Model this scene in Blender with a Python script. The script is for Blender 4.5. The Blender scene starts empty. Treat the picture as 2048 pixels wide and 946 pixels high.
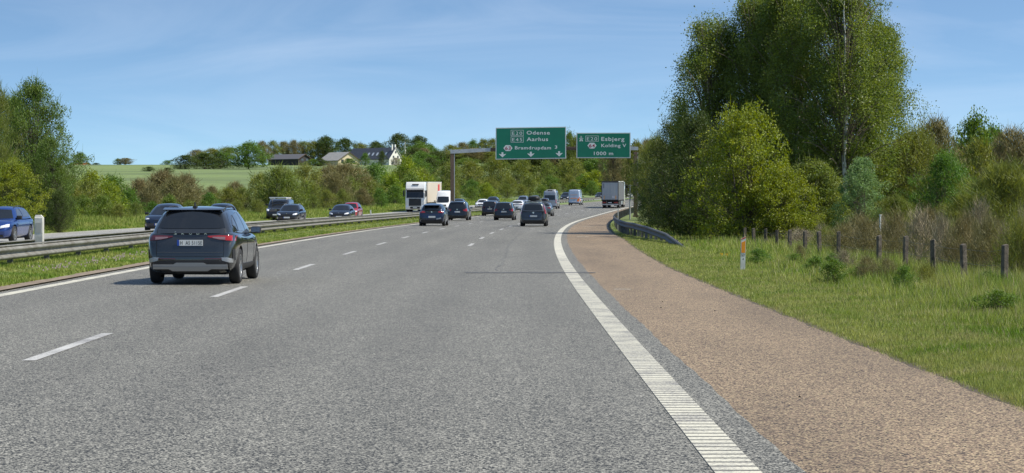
import bpy, bmesh, math, random
import numpy as np
from mathutils import Vector, Matrix
from mathutils.bvhtree import BVHTree
PI = math.pi
SC = bpy.context.scene
COL = SC.collection
rnd = random.Random(7)

# ---------------------------------------------------------------- camera, world, sun, exposure
CAM_H = 1.73
F = 4200.0                      # focal length in pixels of a 2048 wide picture
HOR = 402.0                     # row of the true horizon
cd = bpy.data.cameras.new('camera'); cam = bpy.data.objects.new('camera', cd); COL.objects.link(cam)
cd.sensor_width = 36.0; cd.lens = F / 2048 * 36.0
cd.clip_start = 0.1; cd.clip_end = 9000
cam.location = (0, 0, CAM_H)
cam.rotation_euler = (math.radians(90) - math.atan((473 - HOR) / F), 0, 0)
SC.camera = cam

SUN_EL = math.radians(53); SUN_ROT = math.radians(99)
w = bpy.data.worlds.new('World'); SC.world = w; w.use_nodes = True
nt = w.node_tree; nt.nodes.clear()
def N(t, **k):
    n = nt.nodes.new(t)
    for a, b in k.items(): setattr(n, a, b)
    return n
L = nt.links.new
tc = N('ShaderNodeTexCoord')
sky = N('ShaderNodeTexSky', sky_type='NISHITA', sun_disc=False, sun_elevation=SUN_EL, sun_rotation=SUN_ROT,
        air_density=1.0, dust_density=0.9, ozone_density=2.6, altitude=60)
mp = N('ShaderNodeMapping'); mp.inputs['Location'].default_value = (0, 0, 0.075); mp.inputs['Scale'].default_value = (1, 1, 2.9)
L(tc.outputs['Generated'], mp.inputs['Vector']); L(mp.outputs[0], sky.inputs['Vector'])
# thin cirrus streaks
mc = N('ShaderNodeMapping'); mc.inputs['Scale'].default_value = (2.6, 2.0, 15.0); mc.inputs['Rotation'].default_value = (0, math.radians(16), 0)
L(tc.outputs['Generated'], mc.inputs['Vector'])
nz = N('ShaderNodeTexNoise'); nz.inputs['Scale'].default_value = 2.1; nz.inputs['Detail'].default_value = 8; nz.inputs['Roughness'].default_value = .55
nz.inputs['Distortion'].default_value = .8
L(mc.outputs[0], nz.inputs['Vector'])
cr = N('ShaderNodeValToRGB'); cr.color_ramp.elements[0].position = .47; cr.color_ramp.elements[1].position = .85
cr.color_ramp.elements[1].color = (.16, .16, .16, 1)
L(nz.outputs['Fac'], cr.inputs['Fac'])
mx = N('ShaderNodeMixRGB'); mx.inputs['Color2'].default_value = (7.0, 7.3, 7.9, 1)
tint = N('ShaderNodeMixRGB', blend_type='MULTIPLY'); tint.inputs['Fac'].default_value = 1; tint.inputs['Color2'].default_value = (.90, 1.01, 1.0, 1)
L(sky.outputs[0], tint.inputs['Color1'])
L(cr.outputs[0], mx.inputs['Fac']); L(tint.outputs[0], mx.inputs['Color1'])
bg = N('ShaderNodeBackground'); bg.inputs['Strength'].default_value = 0.122
wo = N('ShaderNodeOutputWorld'); L(mx.outputs[0], bg.inputs['Color']); L(bg.outputs[0], wo.inputs['Surface'])

sl = bpy.data.lights.new('sun', 'SUN'); sl.energy = 4.5; sl.angle = math.radians(.53); sl.color = (1, .94, .83)
so = bpy.data.objects.new('sun', sl); COL.objects.link(so)
sd = Vector((math.sin(SUN_ROT) * math.cos(SUN_EL), math.cos(SUN_ROT) * math.cos(SUN_EL), math.sin(SUN_EL)))
so.rotation_euler = sd.to_track_quat('Z', 'Y').to_euler(); so.location = (30, -10, 60)
vs = SC.view_settings; vs.view_transform = 'Standard'; vs.look = 'None'; vs.exposure = 0.50; vs.gamma = 1; vs.use_curve_mapping = False

# ---------------------------------------------------------------- materials
MATS = {}
def mat(name, col=(.5, .5, .5), rough=.6, metal=0, var=None, vscale=3.0, vdet=4, bump=0, bscale=40, spec=None, coat=0, emit=None, trans=0, obj_rand=0, island=0, vmin=.35, vmax=.65, alpha=None):
    if name in MATS: return MATS[name]
    m = bpy.data.materials.new(name); m.use_nodes = True; t = m.node_tree
    b = t.nodes['Principled BSDF']
    b.inputs['Base Color'].default_value = (*col, 1); b.inputs['Roughness'].default_value = rough; b.inputs['Metallic'].default_value = metal
    if spec is not None: b.inputs['Specular IOR Level'].default_value = spec
    if coat: b.inputs['Coat Weight'].default_value = coat; b.inputs['Coat Roughness'].default_value = .04
    if emit: b.inputs['Emission Color'].default_value = (*emit[0], 1); b.inputs['Emission Strength'].default_value = emit[1]
    out = None
    geo = t.nodes.new('ShaderNodeNewGeometry')
    if var:
        n = t.nodes.new('ShaderNodeTexNoise'); n.inputs['Scale'].default_value = vscale; n.inputs['Detail'].default_value = vdet
        t.links.new(geo.outputs['Position'], n.inputs['Vector'])
        r = t.nodes.new('ShaderNodeMapRange'); r.inputs['From Min'].default_value = vmin; r.inputs['From Max'].default_value = vmax
        t.links.new(n.outputs['Fac'], r.inputs['Value'])
        mxx = t.nodes.new('ShaderNodeMixRGB'); mxx.inputs['Color1'].default_value = (*col, 1); mxx.inputs['Color2'].default_value = (*var, 1)
        t.links.new(r.outputs[0], mxx.inputs['Fac']); out = mxx.outputs[0]
        t.links.new(out, b.inputs['Base Color'])
    if obj_rand or island:
        hs = t.nodes.new('ShaderNodeHueSaturation')
        if out: t.links.new(out, hs.inputs['Color'])
        else: hs.inputs['Color'].default_value = (*col, 1)
        if obj_rand:
            oi = t.nodes.new('ShaderNodeObjectInfo')
            r = t.nodes.new('ShaderNodeMapRange'); r.inputs['To Min'].default_value = .5 - .05 * obj_rand; r.inputs['To Max'].default_value = .5 + .04 * obj_rand
            t.links.new(oi.outputs['Random'], r.inputs['Value']); t.links.new(r.outputs[0], hs.inputs['Hue'])
        if island:
            r = t.nodes.new('ShaderNodeMapRange'); r.inputs['To Min'].default_value = 1 - island; r.inputs['To Max'].default_value = 1 + island
            t.links.new(geo.outputs['Random Per Island'], r.inputs['Value']); t.links.new(r.outputs[0], hs.inputs['Value'])
        out = hs.outputs[0]; t.links.new(out, b.inputs['Base Color'])
    if bump:
        n2 = t.nodes.new('ShaderNodeTexNoise'); n2.inputs['Scale'].default_value = bscale; n2.inputs['Detail'].default_value = 3
        t.links.new(geo.outputs['Position'], n2.inputs['Vector'])
        bp = t.nodes.new('ShaderNodeBump'); bp.inputs['Strength'].default_value = bump; bp.inputs['Distance'].default_value = .02
        t.links.new(n2.outputs['Fac'], bp.inputs['Height']); t.links.new(bp.outputs[0], b.inputs['Normal'])
    if trans:
        tr = t.nodes.new('ShaderNodeBsdfTranslucent'); ms = t.nodes.new('ShaderNodeMixShader'); ms.inputs[0].default_value = trans
        hs2 = t.nodes.new('ShaderNodeHueSaturation'); hs2.inputs['Hue'].default_value = .485; hs2.inputs['Saturation'].default_value = 1.15; hs2.inputs['Value'].default_value = 1.5
        if out: t.links.new(out, hs2.inputs['Color'])
        else: hs2.inputs['Color'].default_value = (*col, 1)
        t.links.new(hs2.outputs[0], tr.inputs['Color'])
        t.links.new(b.outputs[0], ms.inputs[1]); t.links.new(tr.outputs[0], ms.inputs[2])
        t.links.new(ms.outputs[0], t.nodes['Material Output'].inputs['Surface'])
    MATS[name] = m
    return m

def asphalt(name, dark, light, scale, tone=(.86, 1.12), lo=.35, hi=.72, big=.35, rough=.72, warm=None, wear=.05):
    """bound stone chippings: light stones in a darker binder, broad wear tones"""
    m = bpy.data.materials.new(name); m.use_nodes = True; t = m.node_tree; b = t.nodes['Principled BSDF']
    b.inputs['Roughness'].default_value = rough
    g = t.nodes.new('ShaderNodeNewGeometry')
    v = t.nodes.new('ShaderNodeTexVoronoi'); v.inputs['Scale'].default_value = scale; v.feature = 'F1'
    t.links.new(g.outputs['Position'], v.inputs['Vector'])
    sp = t.nodes.new('ShaderNodeSeparateColor'); t.links.new(v.outputs['Color'], sp.inputs[0])
    n = t.nodes.new('ShaderNodeTexNoise'); n.inputs['Scale'].default_value = scale * .8; n.inputs['Detail'].default_value = 2
    t.links.new(g.outputs['Position'], n.inputs['Vector'])
    ad = t.nodes.new('ShaderNodeMath'); ad.operation = 'MULTIPLY_ADD'; ad.inputs[1].default_value = .55
    t.links.new(sp.outputs[0], ad.inputs[0]); 
    sb = t.nodes.new('ShaderNodeMath'); sb.operation = 'MULTIPLY'; sb.inputs[1].default_value = .5
    t.links.new(n.outputs['Fac'], sb.inputs[0]); t.links.new(sb.outputs[0], ad.inputs[2])
    r = t.nodes.new('ShaderNodeMapRange'); r.inputs['From Min'].default_value = lo; r.inputs['From Max'].default_value = hi
    t.links.new(ad.outputs[0], r.inputs['Value'])
    mx = t.nodes.new('ShaderNodeMixRGB'); mx.inputs['Color1'].default_value = (*dark, 1); mx.inputs['Color2'].default_value = (*light, 1)
    t.links.new(r.outputs[0], mx.inputs['Fac']); last = mx.outputs[0]
    if warm:
        mw = t.nodes.new('ShaderNodeMixRGB'); mw.inputs['Color2'].default_value = (*warm, 1)
        lt = t.nodes.new('ShaderNodeMath'); lt.operation = 'GREATER_THAN'; lt.inputs[1].default_value = .82
        t.links.new(sp.outputs[1], lt.inputs[0]); t.links.new(lt.outputs[0], mw.inputs['Fac']); t.links.new(last, mw.inputs['Color1']); last = mw.outputs[0]
    mpn = t.nodes.new('ShaderNodeMapping'); mpn.inputs['Scale'].default_value = (1, .18, 1)
    t.links.new(g.outputs['Position'], mpn.inputs['Vector'])
    n2 = t.nodes.new('ShaderNodeTexNoise'); n2.inputs['Scale'].default_value = big; n2.inputs['Detail'].default_value = 6; n2.inputs['Roughness'].default_value = .6
    t.links.new(mpn.outputs[0], n2.inputs['Vector'])
    r2 = t.nodes.new('ShaderNodeMapRange'); r2.inputs['From Min'].default_value = .3; r2.inputs['From Max'].default_value = .7; r2.inputs['To Min'].default_value = tone[0]; r2.inputs['To Max'].default_value = tone[1]
    t.links.new(n2.outputs['Fac'], r2.inputs['Value'])
    at = t.nodes.new('ShaderNodeAttribute'); at.attribute_name = 'offset'
    sn = t.nodes.new('ShaderNodeMath'); sn.operation = 'SINE'; m1 = t.nodes.new('ShaderNodeMath'); m1.operation = 'MULTIPLY_ADD'; m1.inputs[1].default_value = 2 * PI / 1.77; m1.inputs[2].default_value = 1.35
    t.links.new(at.outputs['Fac'], m1.inputs[0]); t.links.new(m1.outputs[0], sn.inputs[0])
    m2 = t.nodes.new('ShaderNodeMath'); m2.operation = 'MULTIPLY_ADD'; m2.inputs[1].default_value = wear; t.links.new(sn.outputs[0], m2.inputs[0]); t.links.new(r2.outputs[0], m2.inputs[2])
    n4 = t.nodes.new('ShaderNodeTexNoise'); n4.inputs['Scale'].default_value = 2.3; n4.inputs['Detail'].default_value = 7; n4.inputs['Roughness'].default_value = .7; t.links.new(g.outputs['Position'], n4.inputs['Vector'])
    m3 = t.nodes.new('ShaderNodeMath'); m3.operation = 'MULTIPLY_ADD'; m3.inputs[1].default_value = .5; t.links.new(n4.outputs['Fac'], m3.inputs[0])
    m4 = t.nodes.new('ShaderNodeMath'); m4.operation = 'SUBTRACT'; m4.inputs[1].default_value = .25; t.links.new(m2.outputs[0], m4.inputs[0]); t.links.new(m4.outputs[0], m3.inputs[2])
    vm = t.nodes.new('ShaderNodeVectorMath'); vm.operation = 'SCALE'; t.links.new(last, vm.inputs[0]); t.links.new(m3.outputs[0], vm.inputs['Scale'])
    t.links.new(vm.outputs[0], b.inputs['Base Color'])
    bp = t.nodes.new('ShaderNodeBump'); bp.inputs['Strength'].default_value = .35; bp.inputs['Distance'].default_value = .004
    t.links.new(ad.outputs[0], bp.inputs['Height']); t.links.new(bp.outputs[0], b.inputs['Normal'])
    MATS[name] = m
    return m

# ---------------------------------------------------------------- object helpers
def tag(o, label=None, cat=None, group=None, kind=None):
    if label: o['label'] = label
    if cat: o['category'] = cat
    if group: o['group'] = group
    if kind: o['kind'] = kind
    return o
def empty(name, loc=(0, 0, 0), rz=0):
    o = bpy.data.objects.new(name, None); COL.objects.link(o); o.location = loc; o.rotation_euler = (0, 0, rz); o.empty_display_size = .3
    return o
def copy_tree(o, parent=None):
    c = o.copy(); COL.objects.link(c)
    if parent: c.parent = parent
    for ch in list(o.children): copy_tree(ch, c)
    return c
def link_mesh(name, me, m, parent=None, smooth=False):
    o = bpy.data.objects.new(name, me); COL.objects.link(o)
    if m: me.materials.append(m)
    if parent: o.parent = parent
    if smooth and len(me.polygons):
        me.polygons.foreach_set('use_smooth', [True] * len(me.polygons))
        try: me.set_sharp_from_angle(angle=math.radians(smooth if smooth > 1 else 40))
        except Exception: pass
    return o
class MB:
    def __init__(s): s.v = []; s.f = []
    def add(s, vs, fs):
        o = len(s.v); s.v += [tuple(v) for v in vs]; s.f += [tuple(i + o for i in f) for f in fs]; return s
    def box(s, x0, x1, y0, y1, z0, z1):
        return s.add([(x0,y0,z0),(x1,y0,z0),(x1,y1,z0),(x0,y1,z0),(x0,y0,z1),(x1,y0,z1),(x1,y1,z1),(x0,y1,z1)],
                     [(0,3,2,1),(4,5,6,7),(0,1,5,4),(1,2,6,5),(2,3,7,6),(3,0,4,7)])
    def tube(s, p, q, r0, r1=None, n=8, cap=True):
        p = Vector(p); q = Vector(q); r1 = r0 if r1 is None else r1
        d = (q - p).normalized(); a = d.orthogonal().normalized(); b = d.cross(a)
        vs = []
        for c, r in ((p, r0), (q, r1)):
            for i in range(n):
                t = 2 * PI * i / n; vs.append(c + a * math.cos(t) * r + b * math.sin(t) * r)
        fs = [(i, (i + 1) % n, n + (i + 1) % n, n + i) for i in range(n)]
        if cap: fs += [tuple(range(n))[::-1], tuple(range(n, 2 * n))]
        return s.add(vs, fs)
    def prism(s, pts, y0, y1):           # polygon in x,z pushed along y
        n = len(pts)
        vs = [(x, y0, z) for x, z in pts] + [(x, y1, z) for x, z in pts]
        return s.add(vs, [tuple(range(n)), tuple(range(n, 2 * n))[::-1]] + [(i, n + i, n + (i + 1) % n, (i + 1) % n) for i in range(n)])
    def prismx(s, pts, x0, x1):          # polygon in y,z pushed along x
        n = len(pts)
        vs = [(x0, y, z) for y, z in pts] + [(x1, y, z) for y, z in pts]
        return s.add(vs, [tuple(range(n))[::-1], tuple(range(n, 2 * n))] + [(i, (i + 1) % n, n + (i + 1) % n, n + i) for i in range(n)])
    def lathe_x(s, prof, n=24, cx=0):    # profile (x, r) turned about the x axis
        vs = []; k = len(prof)
        for i in range(n):
            t = 2 * PI * i / n
            for x, r in prof: vs.append((cx + x, r * math.cos(t), r * math.sin(t)))
        fs = []
        for i in range(n):
            j = (i + 1) % n
            for a in range(k - 1): fs.append((i * k + a, i * k + a + 1, j * k + a + 1, j * k + a))
        return s.add(vs, fs)
    def mesh(s, name, fix=True, bevel=0, seg=2):
        me = bpy.data.meshes.new(name); me.from_pydata(s.v, [], s.f)
        if fix or bevel:
            bm = bmesh.new(); bm.from_mesh(me); bmesh.ops.remove_doubles(bm, verts=bm.verts, dist=1e-5)
            bmesh.ops.recalc_face_normals(bm, faces=bm.faces)
            if bevel:
                ed = [e for e in bm.edges if len(e.link_faces) == 2 and e.calc_face_angle(0) > .6]
                bmesh.ops.bevel(bm, geom=ed, offset=bevel, segments=seg, profile=.6, affect='EDGES', clamp_overlap=True)
            bm.to_mesh(me); bm.free()
        me.update(); return me
    def build(s, name, m, parent=None, bevel=0, smooth=False, seg=2, fix=True):
        return link_mesh(name, s.mesh(name, fix, bevel, seg), m, parent, smooth)
def np_mesh(name, V, Fc, m, parent=None, smooth=False):
    """V (n,3) float, Fc (m,k) int with k 3 or 4"""
    me = bpy.data.meshes.new(name); n = len(V); k = Fc.shape[1]; q = len(Fc)
    me.vertices.add(n); me.vertices.foreach_set('co', V.astype(np.float32).ravel())
    me.loops.add(q * k); me.loops.foreach_set('vertex_index', Fc.astype(np.int32).ravel())
    me.polygons.add(q); me.polygons.foreach_set('loop_start', np.arange(0, q * k, k, dtype=np.int32))
    if smooth: me.polygons.foreach_set('use_smooth', np.ones(q, bool))
    me.update(calc_edges=True); me.validate()
    o = bpy.data.objects.new(name, me); COL.objects.link(o); me.materials.append(m)
    if parent: o.parent = parent
    return o
def text_pts(s, spacing=1.0, weight=.0):
    cu = bpy.data.curves.new('t', 'FONT'); cu.body = s; cu.size = 1; cu.space_character = spacing; cu.offset = weight; cu.resolution_u = 4
    cu.extrude = 0.0
    o = bpy.data.objects.new('t', cu); COL.objects.link(o)
    dg = bpy.context.evaluated_depsgraph_get(); dg.update()
    me = bpy.data.meshes.new_from_object(o.evaluated_get(dg))
    v = np.array([tuple(x.co) for x in me.vertices]); f = [tuple(p.vertices) for p in me.polygons]
    bpy.data.objects.remove(o); bpy.data.curves.remove(cu); bpy.data.meshes.remove(me)
    return v, f
def text_mb(mb, s, x0, x1, zb, cap, y, spacing=1.12, weight=.012, th=.012):
    """write s between x0 and x1 standing on baseline zb with capitals cap high, facing -y"""
    v, f = text_pts(s, spacing, weight)
    mn, mxv = v[:, 0].min(), v[:, 0].max(); k = (x1 - x0) / (mxv - mn); kz = cap / .70
    o = len(mb.v)
    for p in v: mb.v.append((x0 + (p[0] - mn) * k, y, zb + p[1] * kz))
    for q in f: mb.f.append(tuple(i + o for i in q))
    return mb

# ---------------------------------------------------------------- plan of the road
def lerp_tab(tab, t):
    if t <= tab[0][0]: return tab[0][1]
    for (a, b), (c, d) in zip(tab, tab[1:]):
        if t <= c:
            k = (t - a) / (c - a); return b + (d - b) * k
    return tab[-1][1]
def smooth(t): t = max(0., min(1., t)); return t * t * (3 - 2 * t)
def Xe(Y):            # right edge line
    if Y < 38: return 1.39 + (38 - Y) ** 2 * .00008
    if Y < 650: return 1.39 + (Y - 38) ** 2 / 4800
    return 1.39 + 612 ** 2 / 4800 + (Y - 650) * 612 / 2400
def slope(Y): return 0 if Y < 38 else min((Y - 38), 612) / 2400
_rz = [(-50, 0), (180, 0), (215, .03), (250, .2), (280, .43), (305, .66), (350, 1.08), (440, 1.92), (650, 3.8), (900, 5.2), (1500, 7), (9000, 7)]
def rz(Y):
    return (lerp_tab(_rz, Y - 12) + lerp_tab(_rz, Y) + lerp_tab(_rz, Y + 12)) / 3
def left_line(Y): return -lerp_tab([(0, 10.65), (38, 10.75), (78, 11.1), (157, 11.5), (186, 11.95), (222, 12.3), (300, 12.7), (9000, 12.7)], Y)
def dash_a(Y): return -lerp_tab([(0, 6.55), (20, 6.62), (50, 6.85), (80, 7.1), (115, 7.4), (160, 7.65), (182, 7.95), (250, 8.4), (9000, 8.5)], Y)
def dash_b(Y): return -lerp_tab([(0, 3.3), (82, 3.42), (112, 3.65), (200, 4.1), (250, 4.25), (9000, 4.3)], Y)
def near_rail(Y): return left_line(Y) - 2.55
def far_rail(Y): return left_line(Y) - 3.75
def lc_near(Y): return -16.4 - (Y > 200) * 0
LC_FAR = -27.0
def shoulder(Y): return lerp_tab([(0, 2.85), (20, 2.8), (54, 2.62), (70, 2.75), (95, 3.0), (110, 2.85), (9000, 2.85)], Y)
def ground(o, Y):
    b = rz(Y)
    if o >= -29:
        if o > shoulder(Y):
            e = o - shoulder(Y)
            p = lerp_tab([(0, -.03), (.25, .0), (1.6, .0), (3.4, -.14), (6, -.34), (9, -.55), (20, -.75), (60, .6), (160, 5), (600, 12), (3000, 20)], e)
            return b + p
        if lc_near(Y) + .35 < o < left_line(Y) - .45:
            e = left_line(Y) - o; return b + lerp_tab([(.45, .012), (.8, .03), (2.2, .16), (4.2, .16), (5.4, .03)], e)
        if o < LC_FAR - .35: return b + .02
        return b - .05
    e = -o - 29
    h = b + .02 + .12 * smooth(e / 3)
    X = Xe(Y) + o
    ang = X / max(Y, 1)
    hill = lerp_tab([(0, .2), (150, .5), (250, 1.4), (400, 4.6), (650, 10.4), (900, 16.4), (1000, 19.0), (1300, 22), (9000, 22)], Y)
    hill += 4.5 * math.exp(-((Y - 620) / 160) ** 2) * smooth((ang + .06) / .06)
    if hill < b: hill = b
    t = smooth((e - 3) / 70)
    return h * (1 - t) + max(hill, h) * t
def gz(X, Y): return ground(X - Xe(Y), Y)
def px2x(px, Y): return (px - 1024) / F * Y
def row2z(row, Y): return CAM_H + (HOR - row) / F * Y
def Y_at(px, off):
    lo, hi = 20., 1200.
    for _ in range(50):
        m = (lo + hi) / 2
        if Xe(m) + off > px2x(px, m): hi = m
        else: lo = m
    return lo
# ---------------------------------------------------------------- the setting
M_grass = mat('grass_ground', (.055, .085, .018), .95, var=(.12, .13, .04), vscale=1.3, vdet=8, bump=.6, bscale=9)
def terrain_mat():
    m = bpy.data.materials.new('terrain'); m.use_nodes = True; t = m.node_tree; b = t.nodes['Principled BSDF']; b.inputs['Roughness'].default_value = .95
    g = t.nodes.new('ShaderNodeNewGeometry')
    def noise(sc, det, ro=.6):
        n = t.nodes.new('ShaderNodeTexNoise'); n.inputs['Scale'].default_value = sc; n.inputs['Detail'].default_value = det; n.inputs['Roughness'].default_value = ro
        t.links.new(g.outputs['Position'], n.inputs['Vector']); return n.outputs['Fac']
    def mixc(f, a, c, lo=.35, hi=.65):
        r = t.nodes.new('ShaderNodeMapRange'); r.inputs['From Min'].default_value = lo; r.inputs['From Max'].default_value = hi; t.links.new(f, r.inputs['Value'])
        x = t.nodes.new('ShaderNodeMixRGB'); t.links.new(r.outputs[0], x.inputs['Fac'])
        for i, q in ((1, a), (2, c)):
            if isinstance(q, tuple): x.inputs['Color%d' % i].default_value = (*q, 1)
            else: t.links.new(q, x.inputs['Color%d' % i])
        return x.outputs[0]
    near = mixc(noise(1.2, 8), (.075, .115, .022), (.14, .17, .045))
    near = mixc(noise(.25, 4), near, (.17, .165, .075), .52, .75)
    field = mixc(noise(.35, 9, .75), (.095, .155, .035), (.19, .235, .085), .38, .62)
    field = mixc(noise(.02, 3), field, (.15, .20, .07), .45, .75)
    field = mixc(noise(.008, 4, .7), field, (.085, .12, .04), .46, .60)
    sp = t.nodes.new('ShaderNodeSeparateXYZ'); t.links.new(g.outputs['Position'], sp.inputs[0])
    r = t.nodes.new('ShaderNodeMapRange'); r.inputs['From Min'].default_value = 230; r.inputs['From Max'].default_value = 330; t.links.new(sp.outputs['Y'], r.inputs['Value'])
    x = t.nodes.new('ShaderNodeMixRGB'); t.links.new(r.outputs[0], x.inputs['Fac']); t.links.new(near, x.inputs['Color1']); t.links.new(field, x.inputs['Color2'])
    t.links.new(x.outputs[0], b.inputs['Base Color'])
    bp = t.nodes.new('ShaderNodeBump'); bp.inputs['Strength'].default_value = .7; bp.inputs['Distance'].default_value = .06
    t.links.new(noise(6, 5), bp.inputs['Height']); t.links.new(bp.outputs[0], b.inputs['Normal'])
    return m
def grid_mesh(name, Ys, offs, zf, m, kind='structure', smooth=True):
    ny, no = len(Ys), len(offs)
    V = np.zeros((ny * no, 3)); OF = np.zeros(ny * no)
    for j, Y in enumerate(Ys):
        x0 = Xe(Y)
        for i in range(no):
            o = offs[i](Y) if callable(offs[i]) else offs[i]
            V[j * no + i] = (x0 + o, Y, zf(o, Y)); OF[j * no + i] = o
    idx = np.arange(ny * no).reshape(ny, no)
    Fc = np.stack([idx[:-1, :-1], idx[:-1, 1:], idx[1:, 1:], idx[1:, :-1]], -1).reshape(-1, 4)
    o = np_mesh(name, V, Fc, m, smooth=smooth)
    if len(o.data.vertices) == len(OF): o.data.attributes.new('offset', 'FLOAT', 'POINT').data.foreach_set('value', OF.astype(np.float32))
    if kind: o['kind'] = kind
    return o
Yg = list(np.arange(-40, 140, 2.)) + list(np.arange(140, 320, 5.)) + list(np.arange(320, 700, 10.)) + list(np.arange(700, 1400, 25.)) + [1500, 1800, 2300, 3000, 4000, 6000]
offL = [-4000, -2500, -1500, -1000, -700, -500, -400, -330, -270, -220, -180, -150, -125, -105, -90, -78, -68, -60, -53, -47, -42, -38, -35, -33, -31.5, -30.3, -29.4, -28.6, -27.9, -27.4, -27.2]
offM = [lambda Y: lc_near(Y) + .3, lambda Y: lc_near(Y) + .5, lambda Y: left_line(Y) - 4.2, lambda Y: left_line(Y) - 3.2, lambda Y: left_line(Y) - 2.2, lambda Y: left_line(Y) - 1.4, lambda Y: left_line(Y) - .8, lambda Y: left_line(Y) - .47, lambda Y: left_line(Y) - .34]
offR = [lambda Y: shoulder(Y) - .15, lambda Y: shoulder(Y) + .02] + [(lambda Y, d=d: shoulder(Y) + d) for d in (.15, .3, .6, 1.0, 1.6, 2.2, 2.8, 3.4, 4.1, 5, 6, 7.5, 9, 11, 14, 18, 24, 32, 45, 60, 85, 120, 170, 250, 400, 700, 1200, 2500, 5000)]
grid_mesh('ground', Yg, offL + offM + offR, ground, terrain_mat())

_o = grid_mesh('soil_shadow_edge', [y for y in Yg if 10 < y < 300], [lambda Y: shoulder(Y) - .08, lambda Y: shoulder(Y) + .13 + .05 * math.sin(Y * 1.7) + .03 * math.sin(Y * 4.3)], lambda o, Y: rz(Y) - .007, mat('soil_shadow', (.045, .034, .024), .95, var=(.10, .08, .055), vscale=14, vdet=6))  # dark earth strip, shadow under the grass lip put into its colour
# roads: dark chippings, the browner hard shoulder, the opposite carriageway paled by painted grazing sheen
A_main = asphalt('asphalt', (.014, .0145, .013), (.40, .385, .33), 76, lo=.44, hi=.82, tone=(.85, 1.12))
A_brown = asphalt('shoulder_asphalt', (.028, .018, .012), (.34, .24, .150), 70, lo=.38, hi=.78, warm=(.40, .31, .18), tone=(.78, 1.15), big=.6, wear=.03)
A_sheen = asphalt('sheen_asphalt', (.15, .15, .14), (.38, .37, .345), 50)
Yr = list(np.arange(-30, 10, 2.)) + list(np.arange(10, 60, .4)) + list(np.arange(60, 120, 2.)) + list(np.arange(120, 320, 4.)) + list(np.arange(320, 900, 10.))
def ribbon(name, offs, m, dz, Ys=Yr, kind='structure'):
    return grid_mesh(name, Ys, offs, lambda o, Y: rz(Y) + dz, m, kind)
ribbon('road', [lambda Y: left_line(Y) - .40, -8, -5, -2, lambda Y: .43 + .012 * math.sin(Y * .7) + .010 * math.sin(Y * 3.9)], A_main, 0)
ribbon('hard_shoulder', [.40, 1.2, 2, lambda Y: shoulder(Y) + .03 * math.sin(Y * 1.9) + .02 * math.sin(Y * 5.1)], A_brown, -.004)
ribbon('opposite_road', [LC_FAR - .45, -24, -20, lambda Y: lc_near(Y) + .4], A_sheen, 0)
M_dirt = mat('roadside_dirt', (.15, .11, .075), .95, var=(.26, .21, .16), vscale=5, vdet=8, bump=.7, bscale=25)
ribbon('dirt_strip', [lambda Y: left_line(Y) - .78 - .10 * math.sin(Y * .9) - .06 * math.sin(Y * 2.3), lambda Y: left_line(Y) - .36], M_dirt, .032)

def paint_mat(name, col, wear):
    m = mat(name, col, .55); t = m.node_tree; b = t.nodes['Principled BSDF']
    g = t.nodes.new('ShaderNodeNewGeometry'); n = t.nodes.new('ShaderNodeTexNoise'); n.inputs['Scale'].default_value = 45; n.inputs['Detail'].default_value = 5; n.inputs['Roughness'].default_value = .7
    t.links.new(g.outputs['Position'], n.inputs['Vector'])
    n3 = t.nodes.new('ShaderNodeTexNoise'); n3.inputs['Scale'].default_value = 1.6; n3.inputs['Detail'].default_value = 3; t.links.new(g.outputs['Position'], n3.inputs['Vector'])
    ad = t.nodes.new('ShaderNodeMath'); ad.operation = 'MULTIPLY_ADD'; ad.inputs[1].default_value = .5; t.links.new(n3.outputs['Fac'], ad.inputs[0]); t.links.new(n.outputs['Fac'], ad.inputs[2])
    r = t.nodes.new('ShaderNodeMapRange'); r.inputs['From Min'].default_value = .98 - wear; r.inputs['From Max'].default_value = 1.08 - wear * .6
    t.links.new(ad.outputs[0], r.inputs['Value'])
    x = t.nodes.new('ShaderNodeMixRGB'); x.inputs['Color1'].default_value = (*col, 1); x.inputs['Color2'].default_value = (.20, .19, .18, 1)
    t.links.new(r.outputs[0], x.inputs['Fac']); t.links.new(x.outputs[0], b.inputs['Base Color']); return m
P_line = paint_mat('road_paint', (.60, .57, .455), .28)
P_dash = paint_mat('worn_road_paint', (.50, .49, .46), .30)
# right edge line: solid beyond, ribbed bars near the camera
mb = MB(); Y = 10.0
while Y < 64:
    d = .155 if Y < 45 else .17
    v = []
    for a, b_ in ((Y, -.15), (Y, .15), (Y + d, .15), (Y + d, -.15)):
        v.append((Xe(a) + b_, a, rz(a) + .007))
    mb.add(v + [(p[0], p[1], p[2] - .005) for p in v], [(0, 1, 2, 3), (0, 4, 5, 1), (3, 2, 6, 7), (1, 5, 6, 2), (0, 3, 7, 4)]); Y += .215
tag(mb.build('ribbed_edge_line', P_line, fix=False), kind='structure')
tag(ribbon('edge_line_base', [-.15, .15], paint_mat('edge_line_base_paint', (.085, .078, .068), .25), .0035, Ys=list(np.arange(9, 66, 1.))), kind='structure')
ribbon('edge_line', [-.15, .15], P_line, .005, Ys=[y for y in Yr if y >= 64] )
ribbon('median_edge_line', [lambda Y: left_line(Y) - .13, lambda Y: left_line(Y) + .13], P_line, .005)
ribbon('opposite_edge_line', [LC_FAR - .12, LC_FAR + .12], P_line, .005)
ribbon('opposite_median_line', [lambda Y: lc_near(Y) - .12, lambda Y: lc_near(Y) + .12], P_line, .005)
mb = MB()
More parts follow.
